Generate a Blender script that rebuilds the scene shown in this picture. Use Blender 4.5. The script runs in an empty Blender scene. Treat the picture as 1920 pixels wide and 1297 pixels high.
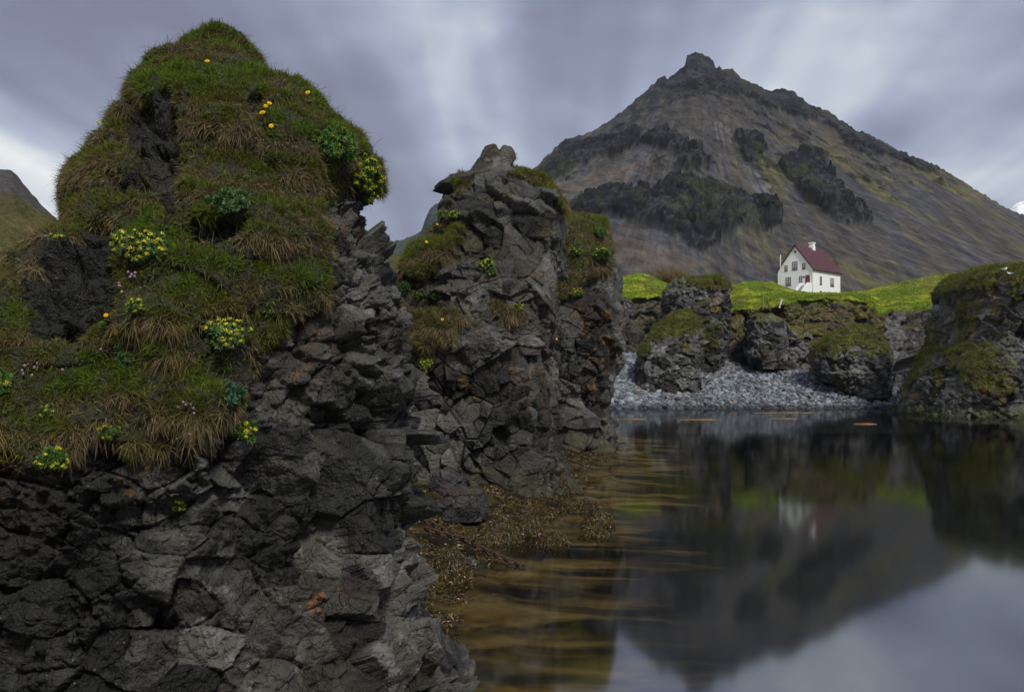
import bpy, math
import numpy as np
from concurrent.futures import ThreadPoolExecutor
from mathutils import Vector, Matrix

# ------------------------------------------------------------------ camera, sky, sun
F, CX, HY, CAMH = 1600.0, 960.0, 695.0, 3.3      # focal length in photo pixels, centre, horizon row, eye height above the water
scn = bpy.context.scene
COL = scn.collection
cam = bpy.data.objects.new("camera", bpy.data.cameras.new("camera"))
COL.objects.link(cam)
cam.data.sensor_width = 36.0
cam.data.lens = 36.0 * F / 1920.0
cam.data.shift_y = (HY - 648.5) / 1920.0
cam.data.clip_end = 20000.0
cam.location = (0, 0, CAMH)
cam.rotation_euler = (math.radians(90), 0, 0)
scn.camera = cam
scn.view_settings.view_transform = 'Standard'
scn.view_settings.look = 'None'
scn.view_settings.gamma = 1
scn.view_settings.exposure = 0.12
scn.render.film_transparent = False
scn.cycles.max_bounces = 6
scn.cycles.diffuse_bounces = 2
scn.cycles.glossy_bounces = 3
scn.cycles.transmission_bounces = 4
scn.cycles.transparent_max_bounces = 8
scn.cycles.caustics_reflective = False
scn.cycles.caustics_refractive = False
scn.cycles.use_denoising = True

SUN_EL, SUN_AZ = math.radians(46), math.radians(156)   # azimuth clockwise from the view direction (+Y)
sun = bpy.data.objects.new("sun", bpy.data.lights.new("sun", 'SUN'))
COL.objects.link(sun)
sun.data.energy = 2.9
sun.data.angle = math.radians(12)
sun.data.color = (1.0, 0.95, 0.87)
sd = Vector((math.sin(SUN_AZ) * math.cos(SUN_EL), math.cos(SUN_AZ) * math.cos(SUN_EL), math.sin(SUN_EL)))
sun.rotation_euler = sd.to_track_quat('Z', 'Y').to_euler()


class NT:
    """small helper for node trees"""
    def __init__(self, tree):
        self.t = tree
        tree.nodes.clear()

    def n(self, typ, ins=None, **kw):
        nd = self.t.nodes.new(typ)
        for k, v in kw.items():
            setattr(nd, k, v)
        for k, v in (ins or {}).items():
            s = nd.inputs[k]
            if isinstance(v, bpy.types.NodeSocket):
                self.t.links.new(v, s)
            else:
                if hasattr(s.default_value, '__len__') and not hasattr(v, '__len__'):
                    v = (v,) * len(s.default_value)
                if hasattr(v, '__len__') and hasattr(s.default_value, '__len__') and len(v) == 3 and len(s.default_value) == 4:
                    v = tuple(v) + (1.0,)
                s.default_value = v
        return nd

    def math(self, op, a, b=0.0, clamp=False):
        return self.n('ShaderNodeMath', {0: a, 1: b}, operation=op, use_clamp=clamp).outputs[0]

    def mix(self, f, a, b, blend='MIX'):
        nd = self.n('ShaderNodeMix', data_type='RGBA', blend_type=blend)
        for i, v in ((0, f), (6, a), (7, b)):
            s = nd.inputs[i]
            if isinstance(v, bpy.types.NodeSocket):
                self.t.links.new(v, s)
            else:
                s.default_value = v if i == 0 else tuple(v) + (1.0,)
        return nd.outputs[2]

    def ramp(self, f, stops, interp='LINEAR'):
        nd = self.n('ShaderNodeValToRGB', {0: f})
        r = nd.color_ramp
        r.interpolation = interp
        while len(r.elements) < len(stops):
            r.elements.new(0.5)
        for e, (p, c) in zip(r.elements, stops):
            e.position = p
            e.color = (c, c, c, 1) if not hasattr(c, '__len__') else tuple(c) + (1,)
        return nd.outputs[0]

    def smooth(self, f, a, b, lo=0.0, hi=1.0):
        return self.n('ShaderNodeMapRange', {0: f, 1: a, 2: b, 3: lo, 4: hi}, interpolation_type='SMOOTHSTEP').outputs[0]

    def noise(self, vec, scale, detail=4, rough=0.55, dist=0.0):
        return self.n('ShaderNodeTexNoise', {'Vector': vec, 'Scale': scale, 'Detail': detail, 'Roughness': rough, 'Distortion': dist}).outputs[0]


world = bpy.data.worlds.new("World")
scn.world = world
world.use_nodes = True
w = NT(world.node_tree)
sky = w.n('ShaderNodeTexSky', sky_type='NISHITA', sun_disc=False, sun_elevation=SUN_EL, sun_rotation=SUN_AZ)
gen = w.n('ShaderNodeTexCoord').outputs['Generated']
sep = w.n('ShaderNodeSeparateXYZ', {0: gen})
zc = w.math('ADD', w.math('MAXIMUM', sep.outputs[2], 0.0), 0.10)
# clouds drawn out along the wind (towards a vanishing point a little right of the view axis)
ax = w.math('DIVIDE', w.math('SUBTRACT', sep.outputs[0], w.math('MULTIPLY', sep.outputs[1], 0.06)), zc)
by = w.math('DIVIDE', sep.outputs[1], zc)
comb = lambda a_, b_, c_: w.n('ShaderNodeCombineXYZ', {0: w.math('MULTIPLY', ax, a_), 1: w.math('MULTIPLY', by, b_), 2: c_}).outputs[0]
wob = w.noise(comb(0.8, 0.22, 0.0), 1.0, 2, 0.5)
axw = w.math('ADD', ax, w.math('MULTIPLY', w.math('SUBTRACT', wob, 0.5), 0.7))
# broad bands across the wind: position (axw + 4) / 8
bands = w.ramp(w.math('DIVIDE', w.math('ADD', axw, 4.0), 8.0, True), [
    (0.0, 0.85), (0.20, 0.90), (0.29, 0.98), (0.312, 0.84), (0.333, 0.40), (0.35, 0.33), (0.385, 0.42), (0.42, 0.27),
    (0.436, 0.46), (0.453, 0.76), (0.472, 0.66), (0.50, 0.44), (0.55, 0.50), (0.60, 0.52), (0.645, 0.68), (0.72, 0.52), (1.0, 0.6)])
n1 = w.noise(comb(1.6, 0.35, 3.0), 1.0, 2.5, 0.45)
n2 = w.noise(comb(0.75, 0.75, 9.0), 1.0, 3.5, 0.52)
n3 = w.noise(comb(4.2, 0.3, 5.0), 1.0, 2.0, 0.5)
lump = w.noise(w.n('ShaderNodeMapping', {'Vector': gen, 'Scale': (5, 5, 9)}).outputs[0], 1.0, 3, 0.5, 0.3)
val = w.math('ADD', w.math('MULTIPLY', bands, 0.85),
             w.math('ADD', w.math('MULTIPLY', w.math('SUBTRACT', n1, 0.5), 0.75), w.math('MULTIPLY', w.math('SUBTRACT', n2, 0.5), 0.7)))
val = w.math('ADD', val, w.math('ADD', w.math('MULTIPLY', w.math('SUBTRACT', n3, 0.5), 0.45), w.math('MULTIPLY', w.math('SUBTRACT', lump, 0.5), 0.55)))
# paler low down, deeper overhead
hz = w.smooth(sep.outputs[2], 0.0, 0.36, 0.12, -0.03)
val = w.math('ADD', w.math('MULTIPLY', w.math('ADD', w.math('ADD', val, hz), -0.53), 1.8), 0.545, True)
cloud = w.ramp(val, [(0.0, (0.15, 0.16, 0.265)), (0.25, (0.215, 0.24, 0.375)), (0.5, (0.335, 0.375, 0.54)), (0.75, (0.56, 0.61, 0.73)), (1.0, (0.85, 0.88, 0.92))])
zen = w.smooth(sep.outputs[2], 0.42, 0.85, 1.0, 1.15)
cloud = w.mix(1.0, cloud, w.n('ShaderNodeCombineXYZ', {0: zen, 1: zen, 2: w.math('MULTIPLY', zen, 0.93)}).outputs[0], 'MULTIPLY')
bg1 = w.n('ShaderNodeBackground', {'Color': sky.outputs[0], 'Strength': 0.05})
bg2 = w.n('ShaderNodeBackground', {'Color': cloud, 'Strength': 1.0})
mixb = w.n('ShaderNodeMixShader', {0: 0.92, 1: bg1.outputs[0], 2: bg2.outputs[0]})
w.n('ShaderNodeOutputWorld', {0: mixb.outputs[0]})

# ------------------------------------------------------------------ maths helpers
RNG = np.random.default_rng(11)
_perm = RNG.permutation(256).astype(np.int32)
_perm = np.concatenate([_perm, _perm, _perm])
_g = RNG.normal(size=(256, 3)).astype(np.float32)
_g /= np.linalg.norm(_g, axis=1, keepdims=True)


POOL = ThreadPoolExecutor(4)
CH = 24576


def chunked(fn, Q, *a):
    """run a point-wise function over cache-sized pieces on four threads"""
    n = len(Q)
    if n <= CH:
        return fn(Q, *a)
    res = list(POOL.map(lambda i: fn(Q[i:i + CH], *a), range(0, n, CH)))
    if isinstance(res[0], tuple):
        return tuple(np.concatenate([r[k] for r in res]) for k in range(len(res[0])))
    return np.concatenate(res)


def perlin(P):
    P = np.asarray(P, np.float32)
    sh = P.shape[:-1]
    return chunked(_perlin, P.reshape(-1, 3)).reshape(sh)


def _perlin(P):
    fl = np.floor(P)
    I = fl.astype(np.int32) & 255
    f = P - fl
    u = f * f * f * (f * (f * 6 - 15) + 10)
    out = np.zeros(len(P), np.float32)
    for dx in (0, 1):
        wx = u[:, 0] if dx else 1 - u[:, 0]
        for dy in (0, 1):
            wy = u[:, 1] if dy else 1 - u[:, 1]
            for dz in (0, 1):
                wz = u[:, 2] if dz else 1 - u[:, 2]
                h = _perm[_perm[_perm[(I[:, 0] + dx) & 255] + ((I[:, 1] + dy) & 255)] + ((I[:, 2] + dz) & 255)]
                g = _g[h]
                out += wx * wy * wz * (g[:, 0] * (f[:, 0] - dx) + g[:, 1] * (f[:, 1] - dy) + g[:, 2] * (f[:, 2] - dz))
    return out * 1.6


def fbm(P, octv=4, gain=0.5, lac=2.03, ridged=False):
    P = np.asarray(P, np.float32)
    a, s, o = 1.0, 0.0, 0.0
    for k in range(octv):
        v = perlin(P + 17.3 * k)
        if ridged:
            v = 1 - 2 * np.abs(v)
        o = o + a * v
        s += a
        a *= gain
        P = P * lac
    return o / s


def hsh(x, y, z, seed):
    h = (x.astype(np.uint32) * np.uint32(374761393) + y.astype(np.uint32) * np.uint32(668265263)
         + z.astype(np.uint32) * np.uint32(2147483647) + np.uint32((seed * 974711 + 12345) & 0xffffffff))
    h = (h ^ (h >> np.uint32(13))) * np.uint32(1274126177)
    h = (h ^ (h >> np.uint32(16))) * np.uint32(2246822519)
    return h ^ (h >> np.uint32(15))


def hr(h, k):
    v = h * np.uint32((2654435761 * (2 * k + 1)) & 0xffffffff)
    v = (v ^ (v >> np.uint32(14))) * np.uint32(2246822519)
    return ((v >> np.uint32(9)) & np.uint32(0xffff)).astype(np.float32) / 65535.0


def cells(Q, seed=0, jit=0.85):
    """nearest random seed of a jittered grid: offset to it, distance to the cell's border, its hash"""
    Q = np.asarray(Q, np.float32)
    sh = Q.shape[:-1]
    v, e, h = chunked(_cells, Q.reshape(-1, 3), seed, jit)
    return v.reshape(sh + (3,)), e.reshape(sh), h.reshape(sh)


def _cells(Q, seed, jit):
    B = np.floor(Q).astype(np.int32)
    n = len(Q)
    f1 = np.full(n, 1e9, np.float32)
    f2 = np.full(n, 1e9, np.float32)
    s1 = np.zeros((n, 3), np.float32)
    s2 = np.zeros((n, 3), np.float32)
    h1 = np.zeros(n, np.uint32)
    for dx in (-1, 0, 1):
        for dy in (-1, 0, 1):
            for dz in (-1, 0, 1):
                c = B + np.array([dx, dy, dz], np.int32)
                h = hsh(c[:, 0], c[:, 1], c[:, 2], seed)
                s = np.stack([c[:, i] + 0.5 + jit * (hr(h, i + 1) - 0.5) for i in range(3)], 1).astype(np.float32)
                d = ((Q - s) ** 2).sum(1)
                near = d < f1
                mid = (~near) & (d < f2)
                f2 = np.where(near, f1, np.where(mid, d, f2))
                s2 = np.where(near[:, None], s1, np.where(mid[:, None], s, s2))
                f1 = np.where(near, d, f1)
                s1 = np.where(near[:, None], s, s1)
                h1 = np.where(near, h, h1)
    ax_ = s1 - s2
    ln = np.linalg.norm(ax_, axis=1) + 1e-6
    edge = ((Q - 0.5 * (s1 + s2)) * ax_).sum(1) / ln
    return Q - s1, edge, h1


def sstep(x, a, b):
    t = np.clip((np.asarray(x, np.float32) - a) / (b - a), 0, 1)
    return t * t * (3 - 2 * t)


def unit(v):
    return v / (np.linalg.norm(v, axis=-1, keepdims=True) + 1e-9)


def at(px, py, Y):
    """the point that stands Y metres out in the direction of photo pixel (px, py): used to read the place off the photograph"""
    return np.array([(px - CX) / F * Y, Y, CAMH + (HY - py) / F * Y])


def proj(P):
    Y = np.maximum(P[..., 1], 0.5)
    return CX + F * P[..., 0] / Y, HY - F * (P[..., 2] - CAMH) / Y


def inpoly(x, y, pts):
    r = np.zeros(x.shape, bool)
    n = len(pts)
    for i in range(n):
        x0, y0 = pts[i]
        x1, y1 = pts[(i + 1) % n]
        if y0 == y1:
            continue
        c = ((y0 > y) != (y1 > y)) & (x < (x1 - x0) * (y - y0) / (y1 - y0) + x0)
        r ^= c
    return r


def region(P, polys, scale, jitter, seed=0.0, Pn=None):
    """soft-edged patches of a rock or slope, with ragged borders"""
    x, y = proj(P)
    Pn = P if Pn is None else Pn
    j1 = fbm(Pn / scale + seed, 3)
    j2 = fbm(Pn / scale + seed + 31.7, 3)
    x = x + j1 * jitter
    y = y + j2 * jitter
    m = np.zeros(x.shape, bool)
    for p in polys:
        m |= inpoly(x, y, p)
    return m.astype(np.float32)


# ------------------------------------------------------------------ mesh helpers
def tag(o, label, cat=None, group=None, kind=None):
    o['label'] = label
    if cat:
        o['category'] = cat
    if group:
        o['group'] = group
    if kind:
        o['kind'] = kind
    return o


def link(name, me, mat=None, parent=None):
    o = bpy.data.objects.new(name, me)
    if mat is not None:
        me.materials.append(mat)
    COL.objects.link(o)
    if parent is not None:
        o.parent = parent
    return o


def empty(name, loc, rz=0.0):
    o = bpy.data.objects.new(name, None)
    o.empty_display_size = 0.2
    o.location = loc
    o.rotation_euler = (0, 0, rz)
    COL.objects.link(o)
    return o


def np_mesh(name, V, Fc, attrs=None, smooth=False):
    """V (n,3); Fc: one array (m,k) or a list of such arrays; attrs: {name: (n,) or (n,3) or (n,4)}"""
    V = np.ascontiguousarray(V, np.float32)
    if not isinstance(Fc, (list, tuple)):
        Fc = [Fc]
    Fc = [np.asarray(f, np.int32) for f in Fc if len(f)]
    idx = np.concatenate([f.ravel() for f in Fc])
    tot = np.concatenate([np.full(len(f), f.shape[1], np.int32) for f in Fc])
    start = np.concatenate([[0], np.cumsum(tot)[:-1]]).astype(np.int32)
    me = bpy.data.meshes.new(name)
    me.vertices.add(len(V))
    me.vertices.foreach_set('co', V.ravel())
    me.loops.add(len(idx))
    me.loops.foreach_set('vertex_index', idx)
    me.polygons.add(len(tot))
    me.polygons.foreach_set('loop_start', start)
    me.update(calc_edges=True)
    if smooth:
        me.polygons.foreach_set('use_smooth', np.ones(len(tot), bool))
    for k, a in (attrs or {}).items():
        a = np.asarray(a, np.float32)
        if a.ndim == 1:
            me.attributes.new(k, 'FLOAT', 'POINT').data.foreach_set('value', a)
        else:
            if a.shape[1] == 3:
                a = np.concatenate([a, np.ones((len(a), 1), np.float32)], 1)
            me.attributes.new(k, 'FLOAT_COLOR', 'POINT').data.foreach_set('color', np.ascontiguousarray(a).ravel())
    return me


def grid_faces(nr, nc, wrap=False):
    r = np.arange(nr - 1)[:, None]
    c = np.arange(nc if wrap else nc - 1)[None, :]
    c2 = (c + 1) % nc
    return np.stack([r * nc + c + 0 * c2, r * nc + c2, (r + 1) * nc + c2, (r + 1) * nc + c], -1).reshape(-1, 4)


def grid_normals(P, wrap):
    du = (np.roll(P, -1, 1) - np.roll(P, 1, 1))
    if not wrap:
        du[:, 0] = P[:, 1] - P[:, 0]
        du[:, -1] = P[:, -1] - P[:, -2]
    dv = np.empty_like(P)
    dv[1:-1] = P[2:] - P[:-2]
    dv[0] = P[1] - P[0]
    dv[-1] = P[-1] - P[-2]
    return unit(np.cross(du, dv))


class Geo:
    """collects boxes, tubes and polygons into one mesh"""
    def __init__(self):
        self.v, self.f = [], []

    def poly(self, pts, faces):
        b = len(self.v)
        self.v += [tuple(map(float, p)) for p in pts]
        self.f += [tuple(b + i for i in f) for f in faces]
        return self

    def box(self, x0, y0, z0, x1, y1, z1):
        p = [(x, y, z) for z in (z0, z1) for y in (y0, y1) for x in (x0, x1)]
        return self.poly(p, [(0, 2, 3, 1), (4, 5, 7, 6), (0, 1, 5, 4), (2, 6, 7, 3), (0, 4, 6, 2), (1, 3, 7, 5)])

    def prism(self, prof, axis, a, b):
        """a closed profile pushed from a to b along axis 0 / 1"""
        n = len(prof)
        mk = (lambda p, t: (t, p[0], p[1])) if axis == 0 else (lambda p, t: (p[0], t, p[1]))
        pts = [mk(p, a) for p in prof] + [mk(p, b) for p in prof]
        fs = [tuple(range(n))[::-1], tuple(range(n, 2 * n))] + [(i, (i + 1) % n, n + (i + 1) % n, n + i) for i in range(n)]
        return self.poly(pts, fs)

    def tube(self, pts, rad, n=8):
        pts = [Vector(p) for p in pts]
        rad = rad if hasattr(rad, '__len__') else [rad] * len(pts)
        rings = []
        for i, p in enumerate(pts):
            d = (pts[min(i + 1, len(pts) - 1)] - pts[max(i - 1, 0)]).normalized()
            a = d.cross(Vector((0.31, 0.2, 0.93)) if abs(d.z) < 0.9 else Vector((1, 0, 0))).normalized()
            b = d.cross(a)
            rings.append([p + (a * math.cos(2 * math.pi * k / n) + b * math.sin(2 * math.pi * k / n)) * rad[i] for k in range(n)])
        V = [q for r in rings for q in r]
        fs = [(i * n + k, i * n + (k + 1) % n, (i + 1) * n + (k + 1) % n, (i + 1) * n + k) for i in range(len(pts) - 1) for k in range(n)]
        fs += [tuple(range(n))[::-1], tuple((len(pts) - 1) * n + k for k in range(n))]
        return self.poly(V, fs)

    def build(self, name, mat, parent=None, smooth=False):
        me = bpy.data.meshes.new(name)
        me.from_pydata(self.v, [], self.f)
        me.update()
        if smooth:
            me.polygons.foreach_set('use_smooth', np.ones(len(me.polygons), bool))
        return link(name, me, mat, parent)


# ------------------------------------------------------------------ materials
def new_mat(name):
    m = bpy.data.materials.new(name)
    m.use_nodes = True
    return m, NT(m.node_tree)


def out(nt, bsdf):
    nt.n('ShaderNodeOutputMaterial', {0: bsdf})


def simple(name, col, rough=0.6, spec=0.3, bump=None, var=0.0, vscale=3.0, metal=0.0):
    m, t = new_mat(name)
    g = t.n('ShaderNodeTexCoord').outputs['Object']
    c = col
    if var:
        nz = t.noise(g, vscale, 5, 0.6)
        c = t.mix(t.smooth(nz, 0.35, 0.65), tuple(x * (1 - var) for x in col), tuple(min(1, x * (1 + var)) for x in col))
    b = t.n('ShaderNodeBsdfPrincipled', {'Base Color': c, 'Roughness': rough, 'Specular IOR Level': spec, 'Metallic': metal})
    if bump:
        h = t.noise(g, bump[0], 4, 0.6)
        t.t.links.new(t.n('ShaderNodeBump', {'Height': h, 'Strength': bump[1], 'Distance': bump[2]}).outputs[0], b.inputs['Normal'])
    out(t, b.outputs[0])
    return m


def rock_mat(name, sc, dark, light, soil=(0.035, 0.026, 0.016), white=0.5, orange=(0.36, 0.13, 0.02), bump=0.5, moss=None, hi=(0.30, 0.29, 0.27), brown=(0.075, 0.05, 0.03), gw=0.55):
    """sc: size in metres of the finest speckle. mask.r soil / turf cover, mask.g the block's own shade, mask.b lichen cover"""
    m, t = new_mat(name)
    g = t.n('ShaderNodeTexCoord').outputs['Object']
    a = t.n('ShaderNodeSeparateColor', {0: t.n('ShaderNodeAttribute', attribute_name='mask').outputs['Color']})
    R, G, B = a.outputs[0], a.outputs[1], a.outputs[2]
    k = 1.0 / sc
    n_big = t.noise(g, k * 0.03, 5, 0.6)
    n_mid = t.noise(g, k * 0.16, 6, 0.65)
    n_fine = t.noise(g, k, 3, 0.7)
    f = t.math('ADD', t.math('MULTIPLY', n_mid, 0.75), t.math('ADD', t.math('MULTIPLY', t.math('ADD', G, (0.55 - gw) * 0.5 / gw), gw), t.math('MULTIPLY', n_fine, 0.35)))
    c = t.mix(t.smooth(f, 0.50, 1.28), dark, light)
    c = t.mix(t.math('MULTIPLY', t.smooth(n_big, 0.50, 0.70), 0.75), c, brown)
    # pale weathered crust with hard ragged borders
    cr = t.math('ADD', t.noise(g, k * 0.11, 8, 0.72, 0.6), t.math('MULTIPLY', t.math('SUBTRACT', G, 0.55), 0.30))
    c = t.mix(t.math('MULTIPLY', t.smooth(cr, 0.585, 0.65), white * 0.8), c, hi)
    # white lichen dots
    vo = t.n('ShaderNodeTexVoronoi', {'Vector': g, 'Scale': k * 0.55, 'Randomness': 1.0}).outputs['Distance']
    dots = t.math('MULTIPLY', t.smooth(vo, 0.17, 0.09), t.smooth(t.noise(g, k * 0.09, 3), 0.52, 0.60))
    c = t.mix(t.math('MULTIPLY', dots, white * 0.45), c, (0.34, 0.34, 0.32))
    # orange lichen
    on = t.math('MULTIPLY', t.smooth(t.noise(g, k * 0.14, 6, 0.7), 0.50, 0.62), B)
    c = t.mix(t.math('MULTIPLY', on, 0.85), c, orange)
    s2 = t.mix(t.smooth(n_mid, 0.35, 0.65), soil, moss if moss else tuple(x * 1.9 for x in soil))
    c = t.mix(R, c, s2)
    wv = t.n('ShaderNodeVectorMath', {0: g, 1: t.n('ShaderNodeVectorMath', {0: t.n('ShaderNodeTexNoise', {'Vector': g, 'Scale': k * 0.22, 'Detail': 4.0}).outputs['Color'], 1: (sc * 3.0,) * 3}, operation='MULTIPLY').outputs[0]}, operation='ADD').outputs[0]
    ck = t.n('ShaderNodeTexVoronoi', {'Vector': wv, 'Scale': k * 0.13, 'Randomness': 1.0}, feature='DISTANCE_TO_EDGE').outputs['Distance']
    crack = t.math('MULTIPLY', t.smooth(ck, 0.0, 0.035), t.smooth(t.noise(g, k * 0.06, 2), 0.40, 0.55))
    h = t.math('ADD', t.math('ADD', t.math('MULTIPLY', n_mid, 1.0), t.math('MULTIPLY', n_fine, 0.45)), t.math('MULTIPLY', crack, 0.22))
    bp = t.n('ShaderNodeBump', {'Height': h, 'Strength': bump, 'Distance': sc * 3.0})
    b = t.n('ShaderNodeBsdfPrincipled', {'Base Color': c, 'Roughness': 0.60, 'Specular IOR Level': 0.42, 'Normal': bp.outputs[0]})
    out(t, b.outputs[0])
    return m


def attr_mat(name, sc, bump=0.4, var=0.25, rough=0.9, trans=0.0, spec=0.15, stretch=None):
    """base colour from the per-vertex own colour of the ground or blade, with fine variation"""
    m, t = new_mat(name)
    c = t.n('ShaderNodeAttribute', attribute_name='col').outputs['Color']
    b = t.n('ShaderNodeBsdfPrincipled', {'Roughness': rough, 'Specular IOR Level': spec})
    if sc:
        g = t.n('ShaderNodeTexCoord').outputs['Object']
        if stretch:
            g = t.n('ShaderNodeMapping', {'Vector': g, 'Scale': stretch}).outputs[0]
        nz = t.noise(g, 1.0 / sc, 6, 0.65)
        k = t.smooth(nz, 0.32, 0.68, 1 - var, 1 + var)
        c = t.mix(1.0, c, t.n('ShaderNodeCombineXYZ', {0: k, 1: k, 2: k}).outputs[0], 'MULTIPLY')
        if bump:
            t.t.links.new(t.n('ShaderNodeBump', {'Height': nz, 'Strength': bump, 'Distance': sc * 0.6}).outputs[0], b.inputs['Normal'])
    t.t.links.new(c, b.inputs['Base Color'])
    sh = b.outputs[0]
    if trans:
        tr = t.n('ShaderNodeBsdfTranslucent', {'Color': c})
        sh = t.n('ShaderNodeMixShader', {0: trans, 1: sh, 2: tr.outputs[0]}).outputs[0]
    out(t, sh)
    return m


M_BLADE = attr_mat('grass_blade', 0, trans=0.3, rough=0.65)
M_LEAF = attr_mat('succulent_leaf', 0, trans=0.12, rough=0.5, spec=0.3)
M_WRACK = attr_mat('wrack_frond', 0, rough=0.35, spec=0.5)
PICK = {}      # surfaces plants can be set on: name -> (P, N)


# ------------------------------------------------------------------ rocks
def rock_base(rows, nt, nz, expo, z_bottom=None, front=0.78):
    """a closed rock from outline rows (py, x_left, x_right, Y, depth radius), bottom row first after sorting by height"""
    R = []
    for py, xl, xr, Y, ry in rows:
        z = CAMH + (HY - py) / F * Y
        R.append(((xl + xr) / 2, (xr - xl) / 2 / F * Y, z, Y, ry, (((xl + xr) / 2) - CX) / F * Y))
    R = sorted(R, key=lambda r: r[2])
    R = np.array(R)
    z, rx, ry, xc, Yc = R[:, 2], R[:, 1], R[:, 4], R[:, 5], R[:, 3]
    # close the top
    z = np.append(z, z[-1] + 0.06 * rx[-1] + 0.005)
    rx = np.append(rx, rx[-1] * 0.02)
    ry = np.append(ry, ry[-1] * 0.02)
    xc = np.append(xc, xc[-1])
    Yc = np.append(Yc, Yc[-1])
    L = np.concatenate([[0], np.cumsum(np.sqrt(np.diff(z) ** 2 + 0.5 * np.diff(rx) ** 2 + 0.5 * np.diff(ry) ** 2))])
    s = np.linspace(0, L[-1], nz)
    it = lambda a: np.interp(s, L, a)[:, None]
    a0, a1 = math.pi - 0.25, 2 * math.pi + 0.25
    u = np.linspace(0, 1, nt, endpoint=False)
    th = np.where(u < front, a0 + (a1 - a0) * u / front, a1 + (2 * math.pi + a0 - a1) * (u - front) / (1 - front))[None, :]
    c, sn = np.cos(th), np.sin(th)
    e = 2.0 / expo
    X = it(xc) + it(rx) * np.sign(c) * np.abs(c) ** e
    Yy = it(Yc) + it(ry) * np.sign(sn) * np.abs(sn) ** e
    return np.stack([X, Yy, it(z) + 0 * X], -1).astype(np.float32)


_ROT = {}


def blocks(P, levels):
    """broken-block relief: every cell is a pair of tilted facets at its own height; some cells stay whole, others break up further"""
    d = np.zeros(P.shape[:-1], np.float32)
    val = np.zeros_like(d)
    inten = 1.0
    for k, (size, amp, tilt, cw, cd, asp, seed) in enumerate(levels):
        r = np.random.default_rng(seed + 100)
        rot, _ = np.linalg.qr(r.normal(size=(3, 3)))
        Q = (P / (np.array(asp, np.float32) * size)) @ rot.astype(np.float32)
        wv = 0.36 if k == 0 else 0.2
        Q = Q + wv * np.stack([perlin(Q * 0.7 + 5), perlin(Q * 0.7 + 25), perlin(Q * 0.7 + 45)], -1)
        v, e, h = cells(Q, seed, 0.95)
        a1 = np.stack([hr(h, 5) - 0.5, hr(h, 6) - 0.5, hr(h, 7) - 0.5], -1)
        a2 = np.stack([hr(h, 15) - 0.5, hr(h, 16) - 0.5, hr(h, 17) - 0.5], -1)
        f = np.minimum((v * a1).sum(-1), (v * a2).sum(-1) + 0.12 * (hr(h, 18) - 0.2)) * 2.6 * tilt
        d += inten * (amp * (hr(h, 8) - 0.5) * 2 + f - cd * (hr(h, 12) ** 1.5) * sstep(e, cw, 0.0))
        val += hr(h, 9) * (0.6, 0.28, 0.12)[min(k, 2)]
        inten = inten * (0.35 + 1.2 * hr(h, 11) ** 1.4) if k == 0 else inten
    return d, val


def hummocks(P, size, flat, seed):
    """rounded turf cushions: outward swell 0..1, and height within the cushion -0.5..0.5"""
    Q = P / np.array([size, size, size * flat], np.float32)
    Q = Q + 0.35 * np.stack([perlin(Q * 0.9 + 3), perlin(Q * 0.9 + 13), perlin(Q * 0.9 + 23)], -1)
    v, e, h = cells(Q, seed)
    r2 = (v ** 2).sum(-1)
    swell = np.sqrt(np.clip(1 - r2 * 1.1, 0, 1))
    return swell, v[..., 2], e, h


def finish_rock(name, P, mask, mat, cat, label, group=None, smooth=False):
    nz, nt = P.shape[:2]
    fc = grid_faces(nz, nt, True)
    me = np_mesh(name, P.reshape(-1, 3), [fc, np.arange(nt)[None, ::-1], ((nz - 1) * nt + np.arange(nt))[None, :]], {'mask': mask.reshape(-1, mask.shape[-1])}, smooth)
    o = link(name, me, mat)
    tag(o, label, cat, group)
    N = grid_normals(P, True)
    PICK[o.name] = (P.reshape(-1, 3), N.reshape(-1, 3))
    return o, N


def scatter(P, N, dens, n, wrap=True, rng=RNG, extra=None):
    """n random points on a grid surface, in proportion to area times density"""
    Pn = np.concatenate([P, P[:, :1]], 1) if wrap else P
    g = lambda A: np.concatenate([A, A[:, :1]], 1) if wrap else A
    a, b, c, d = Pn[:-1, :-1], Pn[:-1, 1:], Pn[1:, 1:], Pn[1:, :-1]
    area = np.linalg.norm(np.cross(c - a, d - b), axis=-1) * 0.5
    Dn = g(dens)
    wgt = area * 0.25 * (Dn[:-1, :-1] + Dn[:-1, 1:] + Dn[1:, 1:] + Dn[1:, :-1])
    cs = np.cumsum(wgt.ravel().astype(np.float64))
    k = np.minimum(np.searchsorted(cs, rng.random(n) * cs[-1]), len(cs) - 1)
    i, j = np.unravel_index(k, wgt.shape)
    u, v = rng.random((2, n, 1)).astype(np.float32)

    def bl(A):
        A = g(A)
        if A.ndim == 2:
            A = A[..., None]
        return (A[i, j] * (1 - u) * (1 - v) + A[i, j + 1] * u * (1 - v) + A[i + 1, j + 1] * u * v + A[i + 1, j] * (1 - u) * v)
    return bl(P), unit(bl(N)), [bl(e)[:, 0] if e.ndim == 2 else bl(e) for e in (extra or [])]


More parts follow.
